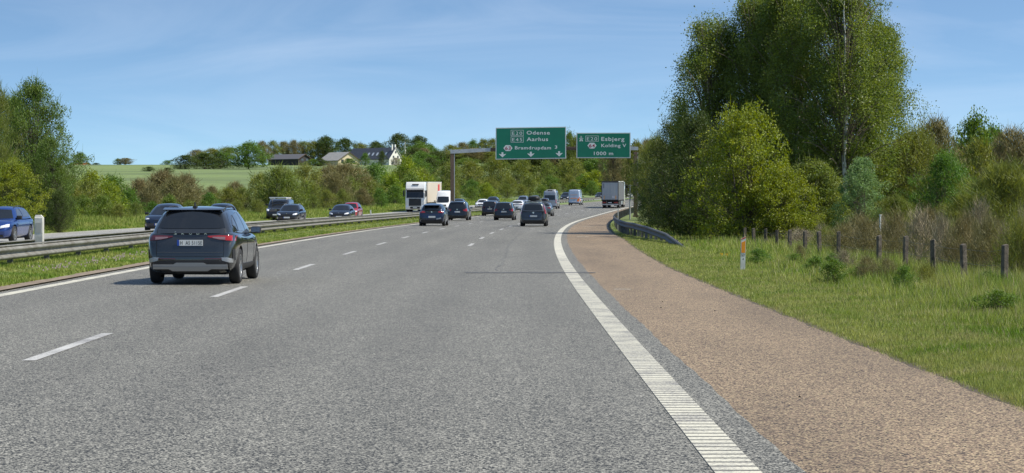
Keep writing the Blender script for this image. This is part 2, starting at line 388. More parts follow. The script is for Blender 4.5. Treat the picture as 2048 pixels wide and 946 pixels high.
def dash(offf, y0, l, wd=.075):
    n = max(1, int(l / 2)); 
    for k in range(n):
        a = y0 + l * k / n; c = y0 + l * (k + 1) / n
        mb.add([(Xe(a) + offf(a) - wd, a, rz(a) + .006), (Xe(a) + offf(a) + wd, a, rz(a) + .006), (Xe(c) + offf(c) + wd, c, rz(c) + .006), (Xe(c) + offf(c) - wd, c, rz(c) + .006)], [(0, 1, 2, 3)])
y = 22.7 - 15
while y < 640: dash(dash_a, y, 4.7); y += 15
y = 80.5
while y < 640: dash(dash_b, y, 4.9); y += 15.2
for o in (-19.9, -23.4):
    y = 60
    while y < 640: dash(lambda q, o=o: o, y, 5); y += 15
tag(mb.build('lane_markings', P_dash, fix=False), kind='structure')
# dark strip across lane, edge line and shoulder; fine dark cracks along the lane
M_darkmark = mat('dark_road_mark', (.07, .07, .073), .6, var=(.11, .108, .105), vscale=6)
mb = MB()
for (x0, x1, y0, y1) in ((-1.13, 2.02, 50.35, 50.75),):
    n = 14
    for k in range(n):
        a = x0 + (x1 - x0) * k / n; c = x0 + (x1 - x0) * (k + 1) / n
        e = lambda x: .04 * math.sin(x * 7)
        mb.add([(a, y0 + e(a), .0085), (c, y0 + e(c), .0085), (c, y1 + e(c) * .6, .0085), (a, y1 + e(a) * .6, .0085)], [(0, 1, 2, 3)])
y = 52.
while y < 118:     # crack running along the wheel track
    x = lerp_tab([(50, -.42), (60, -.25), (80, -.15), (100, .2), (120, .62)], y)
    l = rnd.uniform(.3, .9); wv = rnd.uniform(.012, .03); j = rnd.uniform(-.05, .05)
    mb.add([(x + j - wv, y, .005), (x + j + wv, y, .005), (x + j + wv, y + l, .005), (x + j - wv, y + l, .005)], [(0, 1, 2, 3)]); y += rnd.uniform(.9, 1.6)
tag(mb.build('dark_road_marks', M_darkmark, fix=False), kind='structure')
mb = MB()
mb.add([(px2x(1228, 41), 41, .0045), (px2x(1262, 41), 41, .0045), (px2x(1262, 41.15), 41.15, .0045), (px2x(1228, 41.15), 41.15, .0045)], [(0, 1, 2, 3)])
for Yq, o0, o1 in ((143, 1.1, 1.9), (101, .9, 1.5)):
    x0, x1 = Xe(Yq) + o0, Xe(Yq) + o1
    mb.add([(x0, Yq, .0045), (x1, Yq, .0045), (x1, Yq + .5, .0045), (x0, Yq + .5, .0045)], [(0, 1, 2, 3)])
tag(mb.build('survey_marks', P_line, fix=False), kind='structure')

# ---------------------------------------------------------------- guardrails
M_galv = mat('galvanised_steel', (.235, .23, .205), .65, .2, var=(.15, .14, .115), vscale=2.5, vdet=6)
M_galv_shade = mat('shaded_steel', (.13, .13, .13), .7, .2, var=(.08, .08, .08), vscale=3, vdet=6)  # darker copy of the rail steel, tree shade put into the colour
M_post = mat('rail_post_steel', (.20, .20, .19), .6, .5, var=(.12, .11, .10), vscale=4)
WP = [(0.0, .155), (.02, .15), (.075, .11), (.08, .075), (.01, .035), (0, 0), (.01, -.035), (.08, -.075), (.075, -.11), (.02, -.15), (0, -.155)]
def guardrail(name, label, offf, y0, y1, topf, side, post_step, m, grp, step=4.0):
    root = empty(name, (Xe(y0) + offf(y0), y0, rz(y0))); tag(root, label, 'guardrail', grp)
    ys = list(np.arange(y0, y1, step)) + [y1]; k = len(WP); V = []
    ox, oy, oz = root.location
    for y in ys:
        for a, z in WP:
            V.append((Xe(y) + offf(y) + side * a - ox, y - oy, rz(y) + topf(y) - .155 + z - oz))
    V = V + [(v[0] - side * .004, v[1], v[2]) for v in V]
    n = len(ys); idx = np.arange(n * k).reshape(n, k)
    Fc = np.stack([idx[:-1, :-1], idx[:-1, 1:], idx[1:, 1:], idx[1:, :-1]], -1).reshape(-1, 4)
    np_mesh('rail', np.array(V), np.concatenate([Fc, Fc[:, ::-1] + n * k]), m, root)
    pm = None; y = y0 + post_step * .6; cnt = 0
    while y < y1 and cnt < 100:
        if pm is None:
            p = MB(); p.box(-.05, .05, -.03, .03, -.35, 0); p.box(-.065, -.05, -.04, .04, -.35, 0); p.box(.05, .065, -.04, .04, -.35, 0)
            p.box(-.06, .06, -.05, .05, -.02, .0); pm = p.mesh('post'); pm.materials.append(M_post)
        o = bpy.data.objects.new('post', pm); COL.objects.link(o); o.parent = root
        X = Xe(y) + offf(y) - side * .065
        g = gz(X, y); h = rz(y) + topf(y) - .02 - g
        o.location = (X - ox, y - oy, rz(y) + topf(y) - .03 - oz); o.scale = (1, 1, max(.1, h / .33)); y += post_step; cnt += 1
    return root
NR = guardrail('guardrail', 'weathered steel guardrail on the near side of the grassy median, beside the nearest grey SUV', near_rail, 20, 430, lambda y: .64, 1, 4.0, M_galv, 'guardrails in the median')
FR = guardrail('guardrail', 'steel guardrail on the far side of the median, facing the oncoming traffic', far_rail, 20, 430, lambda y: .64, -1, 4.0, M_galv, 'guardrails in the median')
for rr, ff in ((NR, near_rail), (FR, far_rail)):    # capping channel between the two rails' tops reads as a pale flat band
    ox, oy, oz = rr.location; s = 1 if rr is NR else -1
    V = []; ys = list(np.arange(20, 431, 4.))
    for y in ys:
        for a, b_ in ((-.16, -.002), (-.16, .022), (.03, .022), (.03, -.002)):
            V.append((Xe(y) + ff(y) + s * a - ox, y - oy, rz(y) + .655 + b_ - oz))
    n = len(ys); idx = np.arange(n * 4).reshape(n, 4); nx = np.roll(idx, -1, 1)
    Fc = np.stack([idx[:-1], nx[:-1], nx[1:], idx[1:]], -1).reshape(-1, 4)
    np_mesh('cap_rail', np.array(V), Fc, M_galv, rr)
rg_off = lambda y: lerp_tab([(74, 4.75), (80, 4.62), (86, 4.45), (95, 3.95), (106, 3.45), (116, 3.3), (9000, 3.3)], y)
rg_top = lambda y: lerp_tab([(74, -.12), (80, .16), (86, .42), (94, .60), (102, .68), (9000, .70)], y)
guardrail('guardrail', 'guardrail painted dark for tree shade, curving beside the hard shoulder, its near end sloping down into the grass', rg_off, 74, 330, rg_top, -1, 2.2, M_galv_shade, None, 2.0)

# concrete marker in the median
def bollard():
    Y = 57.5; X = px2x(78.5, Y); g = gz(X, Y)
    r = empty('marker_post', (X, Y, g)); tag(r, 'squat white plastic marker post with a pointed top standing in the median behind the guardrail', 'marker post')
    m = MB(); m.box(-.115, .115, -.10, .10, 0, 1.12); m.build('post', mat('white_plastic', (.62, .61, .56), .5, var=(.46, .45, .40), vscale=6), r, bevel=.02)
    m = MB(); m.add([(-.11, -.08, 1.12), (.11, -.08, 1.12), (.11, .08, 1.12), (-.11, .08, 1.12), (-.09, -.06, 1.19), (.05, -.06, 1.19), (.05, .06, 1.19), (-.09, .06, 1.19)], [(0, 1, 5, 4), (1, 2, 6, 5), (2, 3, 7, 6), (3, 0, 4, 7), (4, 5, 6, 7)])
    m.build('cap', MATS['white_plastic'], r)
    m = MB(); m.box(-.07, .07, -.106, -.1, .70, .98); m.build('reflector', mat('old_reflector', (.38, .38, .34), .3), r)
bollard()

# delineator posts
M_wpost = mat('white_post_paint', (.72, .72, .68), .45, var=(.58, .57, .52), vscale=7)
M_orange = mat('orange_reflector', (.85, .30, .015), .25)
M_redband = mat('red_band', (.5, .05, .02), .4)
M_blackt = mat('black_text', (.02, .02, .02), .5)
def delineator(X, Y, h, label, detail=True, lean=0, wd=.115):
    g = gz(X, Y); r = empty('delineator_post', (X, Y, g), 0); r.rotation_euler = (0, lean, 0); tag(r, label, 'marker post')
    a = wd / 2
    m = MB(); m.prism([(-a, 0), (a, 0), (a, h), (-a, h - .055)], -.03, .03); m.build('post', M_wpost, r)
    if detail:
        m = MB(); m.prism([(-a * .82, h - .40), (a * .82, h - .40), (a * .82, h - .10), (-a * .82, h - .145)], -.035, -.03); m.build('reflector', M_orange, r)
        m = MB(); m.prism([(-a, h - .085), (a, h - .03), (a, h - .0), (-a, h - .055)], -.034, -.0305); m.build('red_band', M_redband, r)
        m = MB(); text_mb(m, '167', -a * .7, a * .7, h - .49, .055, -.0315); text_mb(m, '4', -a * .3, a * .3, h - .58, .055, -.0315); m.build('number', M_blackt, r, fix=False)
    return r
delineator(px2x(1485.5, 51.5), 51.5, .86, 'white marker post with an orange reflector in the grass right of the hard shoulder', lean=math.radians(1.2))
delineator(px2x(742.5, 197), 197, .95, 'small white marker post on the far verge between the red car and the white lorry', False, lean=math.radians(-4))
delineator(px2x(1243.5, 118), 122, 1.35, 'thin white post standing just behind the guardrail, left of the traffic signal', False, wd=.055)

# ---------------------------------------------------------------- fence of concrete posts
M_conc = mat('old_concrete', (.15, .125, .095), .9, var=(.06, .05, .04), vscale=9, vdet=7, bump=.6, bscale=60)
M_wire = mat('fence_wire', (.16, .15, .13), .6, .6)
fp = [(2008, 42.7, 488, .02, .115), (1930, 46.3, 487, -.03, .12), (1867, 49.8, 478, .0, .115), (1810, 53.5, 471, .02, .115), (1758, 57.2, 470, .01, .115), (1677, 64.3, 462, .01, .11),
      (1640, 68, 462, 0, .12), (1610, 71.7, 461, 0, .12), (1580, 75.5, 459, -.02, .12), (1554, 79, 459, 0, .12), (1530, 83, 457, .02, .12), (1508, 87, 456, -.01, .12), (1490, 90.5, 455, 0, .12)]
tops = []
fence = empty('wire_fence', (px2x(2008, 42.7), 42.7, gz(px2x(2008, 42.7), 42.7))); tag(fence, 'old field fence of grey concrete posts and thin wires in the long grass at right', 'fence')
FX, FY, FZ = fence.location
for i, (px, Y, top, ln, wd) in enumerate(fp):
    X = px2x(px, Y); zt = row2z(top, Y); g = gz(X, Y) - .1; a = wd / 2
    m = MB(); m.prism([(-a, 0), (a, 0), (a * .92, zt - g - .02), (a * .5, zt - g), (-a * .92, zt - g - .03)], -a, a)
    o = m.build('fence_post', M_conc, fence, bevel=.012); o.location = (X - FX, Y - FY, g - FZ); o.rotation_euler = (rnd.uniform(-.04, .04), ln + rnd.uniform(-.02, .02), rnd.uniform(-.4, .4))
    tops.append((X, Y, zt, g))
m = MB()
for (a, b) in zip(tops, tops[1:]):
    for d in (.12, .42, .72):
        n = 4
        for k in range(n):
            t0, t1 = k / n, (k + 1) / n
            P = lambda t: Vector((a[0] + (b[0] - a[0]) * t - FX, a[1] + (b[1] - a[1]) * t - FY, a[2] + (b[2] - a[2]) * t - d - .16 * t * (1 - t) - FZ))
            m.tube(P(t0), P(t1), .004, n=4, cap=False)
m.build('wire', M_wire, fence, fix=False)

# ---------------------------------------------------------------- sign gantry
M_rust = mat('rusted_steel_post', (.155, .105, .072), .8, var=(.10, .07, .05), vscale=2.2, vdet=7)
M_beam = mat('galvanised_beam', (.46, .48, .50), .45, .3, var=(.38, .40, .42), vscale=3)
M_signg = mat('sign_green', (.0, .165, .095), .45, var=(.0, .145, .088), vscale=.6)
M_signw = mat('sign_white', (.62, .66, .66), .4)
M_back = mat('sign_back', (.30, .31, .31), .6, .4)
M_red = mat('sign_red_text', (.30, .02, .03), .5)
GY = 220.0; GA = -slope(GY) * .6
gk = GY / F
gx = lambda px: px2x(px, GY); gzr = lambda row: row2z(row, GY)
U = lambda u: 880 + u * .21138; Vv = lambda v: 230 + v * .21138
gr = empty('sign_gantry', (gx(1061), GY, 0)); gr.rotation_euler.z = GA * 0; tag(gr, 'steel sign gantry with two brown posts and a flat beam spanning the three right-hand lanes', 'gantry')
OX = gr.location.x
def lx(px): return gx(px) - OX
for px, side in ((905, 0), (1271.5, 1)):
    X = lx(px); g = gz(gx(px), GY) - .1
    m = MB(); m.box(X - .22, X + .17, -.22, .22, g, gzr(304)); m.build('post', M_rust, gr, bevel=.015)
    m = MB(); m.box(X + .17, X + .235, -.19, .19, g + .6, gzr(305)); m.build('sunlit_side', M_beam, gr)  # pale strip painting the sunlit right side onto each post
    m = MB(); m.box(X - .3, X + .3, -.3, .3, g, g + .28); m.build('base', M_rust, gr, bevel=.02)
m = MB(); m.prism([(lx(901), gzr(307.5)), (lx(981), gzr(303)), (lx(981), gzr(296)), (lx(901), gzr(300))], -.24, .24); m.build('beam_sleeve', M_beam, gr, bevel=.01)
m = MB(); m.prism([(lx(1258), gzr(300.5)), (lx(1276), gzr(300.5)), (lx(1276), gzr(294)), (lx(1258), gzr(293))], -.24, .24); m.build('beam_sleeve', M_beam, gr, bevel=.01)
m = MB(); m.prism([(lx(981), gzr(303)), (lx(1061), gzr(300.5)), (lx(1258), gzr(300)), (lx(1258), gzr(293.5)), (lx(1061), gzr(293.5)), (lx(981), gzr(296))], -.18, .18); m.build('beam', M_rust, gr)
for px in (1015, 1061, 1107, 1175, 1206, 1240):
    m = MB(); m.box(lx(px) - .05, lx(px) + .05, -.36, -.185, gzr(314), gzr(266)); m.build('hanger', M_back, gr)
def sign(name, label, u0, u1, vt0, vt1, vb0, vb1, items):
    cx, cz = (U(u0) + U(u1)) / 2, gzr((Vv(vt0) + Vv(vb0)) / 2)
    r = empty(name, (gx(cx), GY - .40, cz)); tag(r, label, 'road sign', 'green signs on the gantry')
    X = lambda u: gx(U(u)) - gx(cx); Z = lambda v: gzr(Vv(v)) - cz
    def quad(i): return [(X(u0) + i, Z(vb0) + i), (X(u1) - i, Z(vb1) + i), (X(u1) - i, Z(vt1) - i), (X(u0) + i, Z(vt0) - i)]
    m = MB(); m.prism(quad(0), 0, .035); m.build('panel_back', M_back, r)
    m = MB(); m.prism(quad(0.0), -.012, -.001); m.build('border', M_signw, r)
    m = MB(); m.prism(quad(.085), -.020, -.013); m.build('panel', M_signg, r)
    for it in items:
        k = it[0]
        if k == 'text':
            m = MB(); _, s, a, b, base, cap, col = it; m = text_mb(m, s, X(a), X(b), Z(base), Z(cap) - Z(base), -.026 if col == 'w' else -.032, weight=.0 if s[:2] in ('E2', 'E4') else .016, spacing=1.25 if s[:2] in ('E2', 'E4') else 1.12)
            m.build('lettering', M_signw if col == 'w' else M_red, r, fix=False)
        elif k == 'box':
            _, a, b, t, bo = it; e = .035; m = MB()
            x0, x1, z0, z1 = X(a), X(b), Z(bo), Z(t)
            for q in ((x0, x1, z1 - e, z1), (x0, x1, z0, z0 + e), (x0, x0 + e, z0 + e, z1 - e), (x1 - e, x1, z0 + e, z1 - e)): m.box(q[0], q[1], -.027, -.021, q[2], q[3])
            m.build('route_frame', M_signw, r, fix=False)
        elif k == 'hex':
            _, a, b, t, bo = it; x0, x1, z0, z1 = X(a), X(b), Z(bo), Z(t); c = (x1 - x0) * .25; zm = (z0 + z1) / 2
            m = MB(); m.prism([(x0, zm), (x0 + c, z0), (x1 - c, z0), (x1, zm), (x1 - c, z1), (x0 + c, z1)], -.027, -.021); m.build('exit_hexagon', M_signw, r)
        elif k == 'arrow':
            _, c, t, bo = it; x = X(c); z0, z1 = Z(bo), Z(t); zm = z0 + (z1 - z0) * .62; hw = .36; sw = .10
            m = MB(); m.prism([(x, z0), (x + hw, zm - .0), (x + hw * .98, zm + .04), (x + sw, zm - .02), (x + sw, z1), (x - sw, z1), (x - sw, zm - .02), (x - hw * .98, zm + .04), (x - hw, zm)], -.027, -.021); m.build('lane_arrow', M_signw, r, fix=False)
        elif k == 'motorway':
            _, c, t, bo = it; x = X(c); z0, z1 = Z(bo), Z(t); h = z1 - z0; m = MB()
            for s in (-1, 1):
                m.prism([(x + s * .04, z0), (x + s * .20, z0), (x + s * .10, z1 - h * .56), (x + s * .03, z1 - h * .56)], -.027, -.021)
                m.prism([(x + s * .03, z1 - h * .36), (x + s * .085, z1 - h * .36), (x + s * .06, z1), (x + s * .025, z1)], -.027, -.021)
            m.box(x - .22, x + .22, -.027, -.021, z1 - h * .5, z1 - h * .42); m.build('motorway_symbol', M_signw, r, fix=False)
    return r
sign('direction_sign', 'larger green overhead sign with three lane arrows, reading Odense, Aarhus and Bramdrupdam', 527, 1192, 122, 112, 422, 412, [
    ('box', 670, 790, 144, 199), ('text', 'E20', 683, 777, 189, 158, 'w'), ('text', 'Odense', 820, 1038, 186, 152, 'w'),
    ('box', 670, 790, 206, 261), ('text', 'E45', 683, 777, 250, 219, 'w'), ('text', 'Aarhus', 820, 1022, 247, 213, 'w'),
    ('hex', 600, 686, 287, 342), ('text', '63', 616, 670, 331, 299, 'r'), ('text', 'Bramdrupdam', 709, 1049, 326, 296, 'w'), ('text', '3', 1085, 1108, 320, 290, 'w'),
    ('arrow', 591, 354, 402), ('arrow', 859, 349, 398), ('arrow', 1126, 344, 393)])
sign('direction_sign', 'smaller green overhead sign reading Esbjerg, Kolding V and 1000 m', 1290, 1800, 170, 168, 408, 408, [
    ('motorway', 1334, 200, 250), ('box', 1375, 1498, 198, 252), ('text', 'E20', 1388, 1485, 242, 211, 'w'), ('text', 'Esbjerg', 1524, 1742, 246, 210, 'w'),
    ('hex', 1393, 1479, 264, 318), ('text', '64', 1408, 1464, 307, 276, 'r'), ('text', 'Kolding V', 1524, 1759, 305, 274, 'w'), ('text', '1000 m', 1454, 1636, 380, 348, 'w')])

# traffic signals by the gantry post, seen from the side and behind
M_pole = mat('signal_pole', (.36, .37, .36), .5, .3); M_black = mat('signal_black', (.015, .015, .016), .45)
def signal():
    Y = 196.; X = px2x(1260, Y); g = gz(X, Y); k = Y / F
    r = empty('traffic_signal', (X, Y, g)); tag(r, 'grey pole carrying black traffic signal heads in front of the right gantry post', 'traffic signal')
    top = row2z(369, Y) - g
    m = MB(); m.tube((0, 0, -.1), (0, 0, top), .075, .06, 10); m.build('pole', M_pole, r, smooth=True)
    for side, x, n, t0 in ((1, .42, 3, top + .0), (-1, -.32, 1, top - .02)):
        h = .34 * n; m = MB(); m.box(x - .14, x + .14, -.08, .16, t0 - h, t0); m.build('signal_head', M_black, r, bevel=.03)
        for j in range(n):
            zc = t0 - .17 - .34 * j; v = MB()
            for q in range(7):
                a0 = PI * q / 7; a1 = PI * (q + 1) / 7; R_ = .125
                v.add([(x + side * .0 + R_ * math.cos(a0), -.08, zc + R_ * math.sin(a0)), (x + R_ * math.cos(a1), -.08, zc + R_ * math.sin(a1)), (x + R_ * math.cos(a1), -.30, zc + R_ * math.sin(a1) - .03), (x + R_ * math.cos(a0), -.30, zc + R_ * math.sin(a0) - .03)], [(0, 1, 2, 3)])
            v.build('visor', M_black, r)
            v = MB(); v.lathe_x([(0, .0), (0, .10), (.01, .10)], 14); o = v.build('lens', mat('dark_lens', (.03, .028, .02), .15), r); o.rotation_euler = (0, 0, PI / 2); o.location = (x, -.085, zc)
        m = MB(); m.box(min(0, x), max(0, x), -.02, .02, t0 - .12, t0 - .07); m.box(min(0, x), max(0, x), -.02, .02, t0 - h + .07, t0 - h + .12); m.build('bracket', M_pole, r)
    m = MB(); m.box(-.03, .10, -.12, -.07, top - 1.2, top - .9); m.build('control_box', M_pole, r, bevel=.01)
signal()
# slim white pole beyond the fence
X = px2x(1760.5, 74); r = empty('white_pole', (X, 74, gz(X, 74))); tag(r, 'thin white pole standing beyond the fence among the shrubs at right', 'pole')
m = MB(); m.tube((0, 0, 0), (0, 0, row2z(430, 74) - gz(X, 74)), .03, .03, 8); m.build('pole', M_wpost, r); m = MB(); m.tube((0, 0, row2z(431, 74) - gz(X, 74)), (0, 0, row2z(429, 74) - gz(X, 74)), .045, .045, 8); m.build('cap', M_wpost, r)

# ---------------------------------------------------------------- houses on the hill
M_whitewall = mat('white_render', (.74, .73, .68), .8); M_cream = mat('cream_render', (.62, .52, .35), .85); M_slate = mat('dark_slate_roof', (.045, .05, .065), .6, var=(.07, .075, .09), vscale=1.5)
M_greyroof = mat('grey_fibre_roof', (.22, .22, .21), .8, var=(.30, .29, .27), vscale=1.2); M_win = mat('window_glass', (.06, .07, .08), .08); M_dark = mat('dark_timber', (.035, .03, .028), .8)
M_brown = mat('brown_trim', (.10, .06, .04), .8)
def gable_house(name, label, px0, px1, Y, base_row, eave_row, ridge_row, length, ang, wallm, roofm, skylights=0, chim=0, wins=(), over=.5, door=False):
    """gable front centred between px0 and px1; the ridge runs back from it at an angle"""
    W = (px1 - px0) / F * Y; X = px2x((px0 + px1) / 2, Y); z0 = row2z(base_row, Y); he = row2z(eave_row, Y) - z0; hr = row2z(ridge_row, Y) - z0
    g = min(gz(X, Y), z0) - .5 - z0
    r = empty(name, (X, Y, z0), ang); tag(r, label, 'house'); a = W / 2
    m = MB(); m.prism([(-a, g), (a, g), (a, he), (0, hr), (-a, he)], 0, length); m.build('wall', wallm, r)
    sl_ = (hr - he) / a; t = .28; m = MB()
    for s in (-1, 1):
        m.prism([(0, hr + .02), (0, hr + t), (s * (a + over), he - sl_ * over + t), (s * (a + over), he - sl_ * over + .02)], -over, length + over)
    rf = m.build('roof', roofm, r)
    for k in range(skylights):
        c = .35; y = length * (.12 + .10 * k); s = -1; x0, x1 = s * a * (c + .12), s * a * (c + .38)
        zf = lambda x: hr + t - abs(x) * sl_ + .04
        m = MB(); m.add([(x0, y, zf(x0)), (x1, y, zf(x1)), (x1, y + 1.0, zf(x1)), (x0, y + 1.0, zf(x0)), (x0, y, zf(x0) + .08), (x1, y, zf(x1) + .08), (x1, y + 1., zf(x1) + .08), (x0, y + 1., zf(x0) + .08)], [(4, 5, 6, 7), (0, 1, 5, 4), (1, 2, 6, 5), (2, 3, 7, 6), (3, 0, 4, 7)])
        m.build('skylight', mat('skylight_glass', (.45, .5, .55), .1), rf)
    for k in range(chim):
        x = (-.95, .95)[k]; y = 1.2
        m = MB(); m.box(x - .28, x + .28, y, y + .6, hr - 1.2, hr + 1.7); m.build('chimney', M_whitewall, rf)
    for (x, z, w_, h_) in wins:
        f = MB(); f.box(x - w_ / 2 - .08, x + w_ / 2 + .08, -.05, -.002, z - .08, z + h_ + .08); fo = f.build('window', M_dark, r)
        q = MB(); q.box(x - w_ / 2, x + w_ / 2, -.08, -.051, z, z + h_); q.build('pane', M_win, fo)
    m = MB()
    for s in (-1, 1): m.prism([(0, hr + .0), (0, hr + t * .8), (s * (a + over), he - sl_ * over + t * .8), (s * (a + over), he - sl_ * over)], -over - .12, -over - .003)
    m.build('barge_board', M_whitewall if wallm is M_whitewall else M_brown, r)
    return r
gable_house('farmhouse', 'white gabled farmhouse with a long dark slate roof and two white chimneys on the hill', 774, 809, 985, 332, 318, 296, 30, math.radians(46), M_whitewall, M_slate, skylights=5, chim=2, wins=((-1.4, 3.6, .8, 1.1), (1.4, 3.6, .8, 1.1), (0, 6, .7, .9), (-2, .8, 1, 1.3), (2, .8, 1, 1.3)), over=.25)
gable_house('bungalow', 'low cream-walled bungalow with a broad grey roof left of the white farmhouse', 672, 724, 975, 326, 321, 305, 16, math.radians(38), M_cream, M_greyroof, wins=((-3.6, 0, 1.2, 1.5), (-.6, .2, 1.2, 1.9), (2.6, 0, 1.4, 1.2)))
gable_house('dark_barn', 'low dark timber barn with a grey gable roof at the left end of the farm', 592, 627, 965, 322, 318, 309, 20, math.radians(50), M_dark, mat('dark_felt_roof', (.09, .09, .10), .8), wins=((-1.5, .1, 1.5, 1.0), (1.5, .1, 1.5, 1.0)))
gable_house('distant_house', 'tiny red-roofed house on the skyline at far left', 166, 186, 1100, 332, 331, 326.5, 9, math.radians(55), M_cream, mat('red_tile_roof', (.38, .12, .05), .8))
X = px2x(810, 980); r = empty('flagpole', (X, 980, row2z(326, 980))); tag(r, 'white flagpole beside the white farmhouse on the hill', 'flagpole')
m = MB(); m.tube((0, 0, -2), (0, 0, row2z(285, 980) - row2z(326, 980)), .16, .11, 8); m.build('pole', M_whitewall, r); m = MB(); m.tube((0, 0, row2z(285, 980) - row2z(326, 980)), (0, 0, row2z(284, 980) - row2z(326, 980)), .2, .2, 8); m.build('finial', M_whitewall, r)
m = MB(); m.add([(.08, 0, 6.3), (.55, .1, 6.1), (.35, .05, 3.9), (.10, 0, 4.2)], [(0, 1, 2, 3)]); m.add([(.08, .03, 6.3), (.55, .13, 6.1), (.35, .08, 3.9), (.10, .03, 4.2)], [(0, 3, 2, 1)]); m.build('pennant', M_whitewall, r, fix=False)
# ---------------------------------------------------------------- vehicles
def paint(name, col, flake=.0, rough=.25, metal=.35): return mat('paint_' + name, col, rough, metal, coat=1.0)
G_glass = mat('car_glass', (.012, .014, .017), .04, 0, spec=.6)
G_glass2 = mat('side_glass', (.13, .16, .20), .05, .55, spec=.9)
G_tyre = mat('tyre', (.02, .02, .021), .8); G_rim = mat('alloy_rim', (.42, .43, .44), .3, .8); G_black = mat('black_plastic', (.018, .018, .019), .55)
G_under = mat('underbody', (.008, .008, .008), .9); G_red = mat('tail_lamp', (.30, .012, .012), .12, coat=1); G_dred = mat('dark_tail_lamp', (.10, .008, .010), .1, coat=1)
G_head = mat('head_lamp', (.75, .77, .80), .08, .1, coat=1); G_plate = mat('plate_white', (.72, .72, .68), .4); G_plateb = mat('plate_blue', (.01, .06, .35), .4)
G_silver = mat('silver_trim', (.36, .375, .39), .35, .5); G_chrome = mat('chrome', (.65, .66, .68), .12, .95); G_sep = mat('panel_gap', (.006, .006, .007), .8)
_wheel = {}
def wheel_mesh(r, wd, spokes=5):
    k = (round(r, 2), round(wd, 2), spokes)
    if k in _wheel: return _wheel[k]
    h = wd / 2; t = MB()
    t.lathe_x([(-h * .9, r * .66), (-h, r * .74), (-h, r * .92), (-h * .8, r * .985), (-h * .4, r), (h * .4, r), (h * .8, r * .985), (h, r * .92), (h, r * .74), (h * .9, r * .66)], 32)
    tm = t.mesh('tyre'); tm.materials.append(G_tyre)
    m = MB(); R = r * .67
    m.lathe_x([(h * .55, R * .999), (h * .93, R), (h * .93, R * .9), (h * .45, R * .86)], 28); m.lathe_x([(-h * .2, 0), (-h * .2, R * .9)], 20)
    m.lathe_x([(h * .8, 0), (h * .8, R * .2), (h * .4, R * .24)], 14)
    for s in range(spokes):
        a = 2 * PI * s / spokes; c, n = math.cos(a), math.sin(a); p = lambda rr, q, x: (x, rr * c - q * n, rr * n + q * c)
        w0, w1 = R * .13, R * .10
        m.add([p(R * .1, -w0, h * .78), p(R * .1, w0, h * .78), p(R * .93, w1, h * .86), p(R * .93, -w1, h * .86), p(R * .1, -w0, h * .4), p(R * .1, w0, h * .4), p(R * .93, w1, h * .5), p(R * .93, -w1, h * .5)],
              [(0, 1, 2, 3), (0, 4, 5, 1), (1, 5, 6, 2), (3, 2, 6, 7), (0, 3, 7, 4)])
    rm = m.mesh('rim'); rm.materials.append(G_rim)
    d = MB(); d.lathe_x([(h * .25, 0), (h * .25, R * .9)], 20); dm = d.mesh('brake_disc'); dm.materials.append(G_under)
    _wheel[k] = (tm, rm, dm); return _wheel[k]
def add_wheel(root, x, y, r, wd, spokes=5):
    tm, rm, dm = wheel_mesh(r, wd, spokes)
    tm.polygons.foreach_set('use_smooth', [True] * len(tm.polygons))
    o = bpy.data.objects.new('wheel', tm); COL.objects.link(o); o.parent = root; o.location = (x, y, r); o.rotation_euler = (rnd.uniform(0, 6), 0, 0 if x > 0 else PI)
    for nm, me in (('rim', rm), ('brake_disc', dm)):
        q = bpy.data.objects.new(nm, me); COL.objects.link(q); q.parent = o
    return o

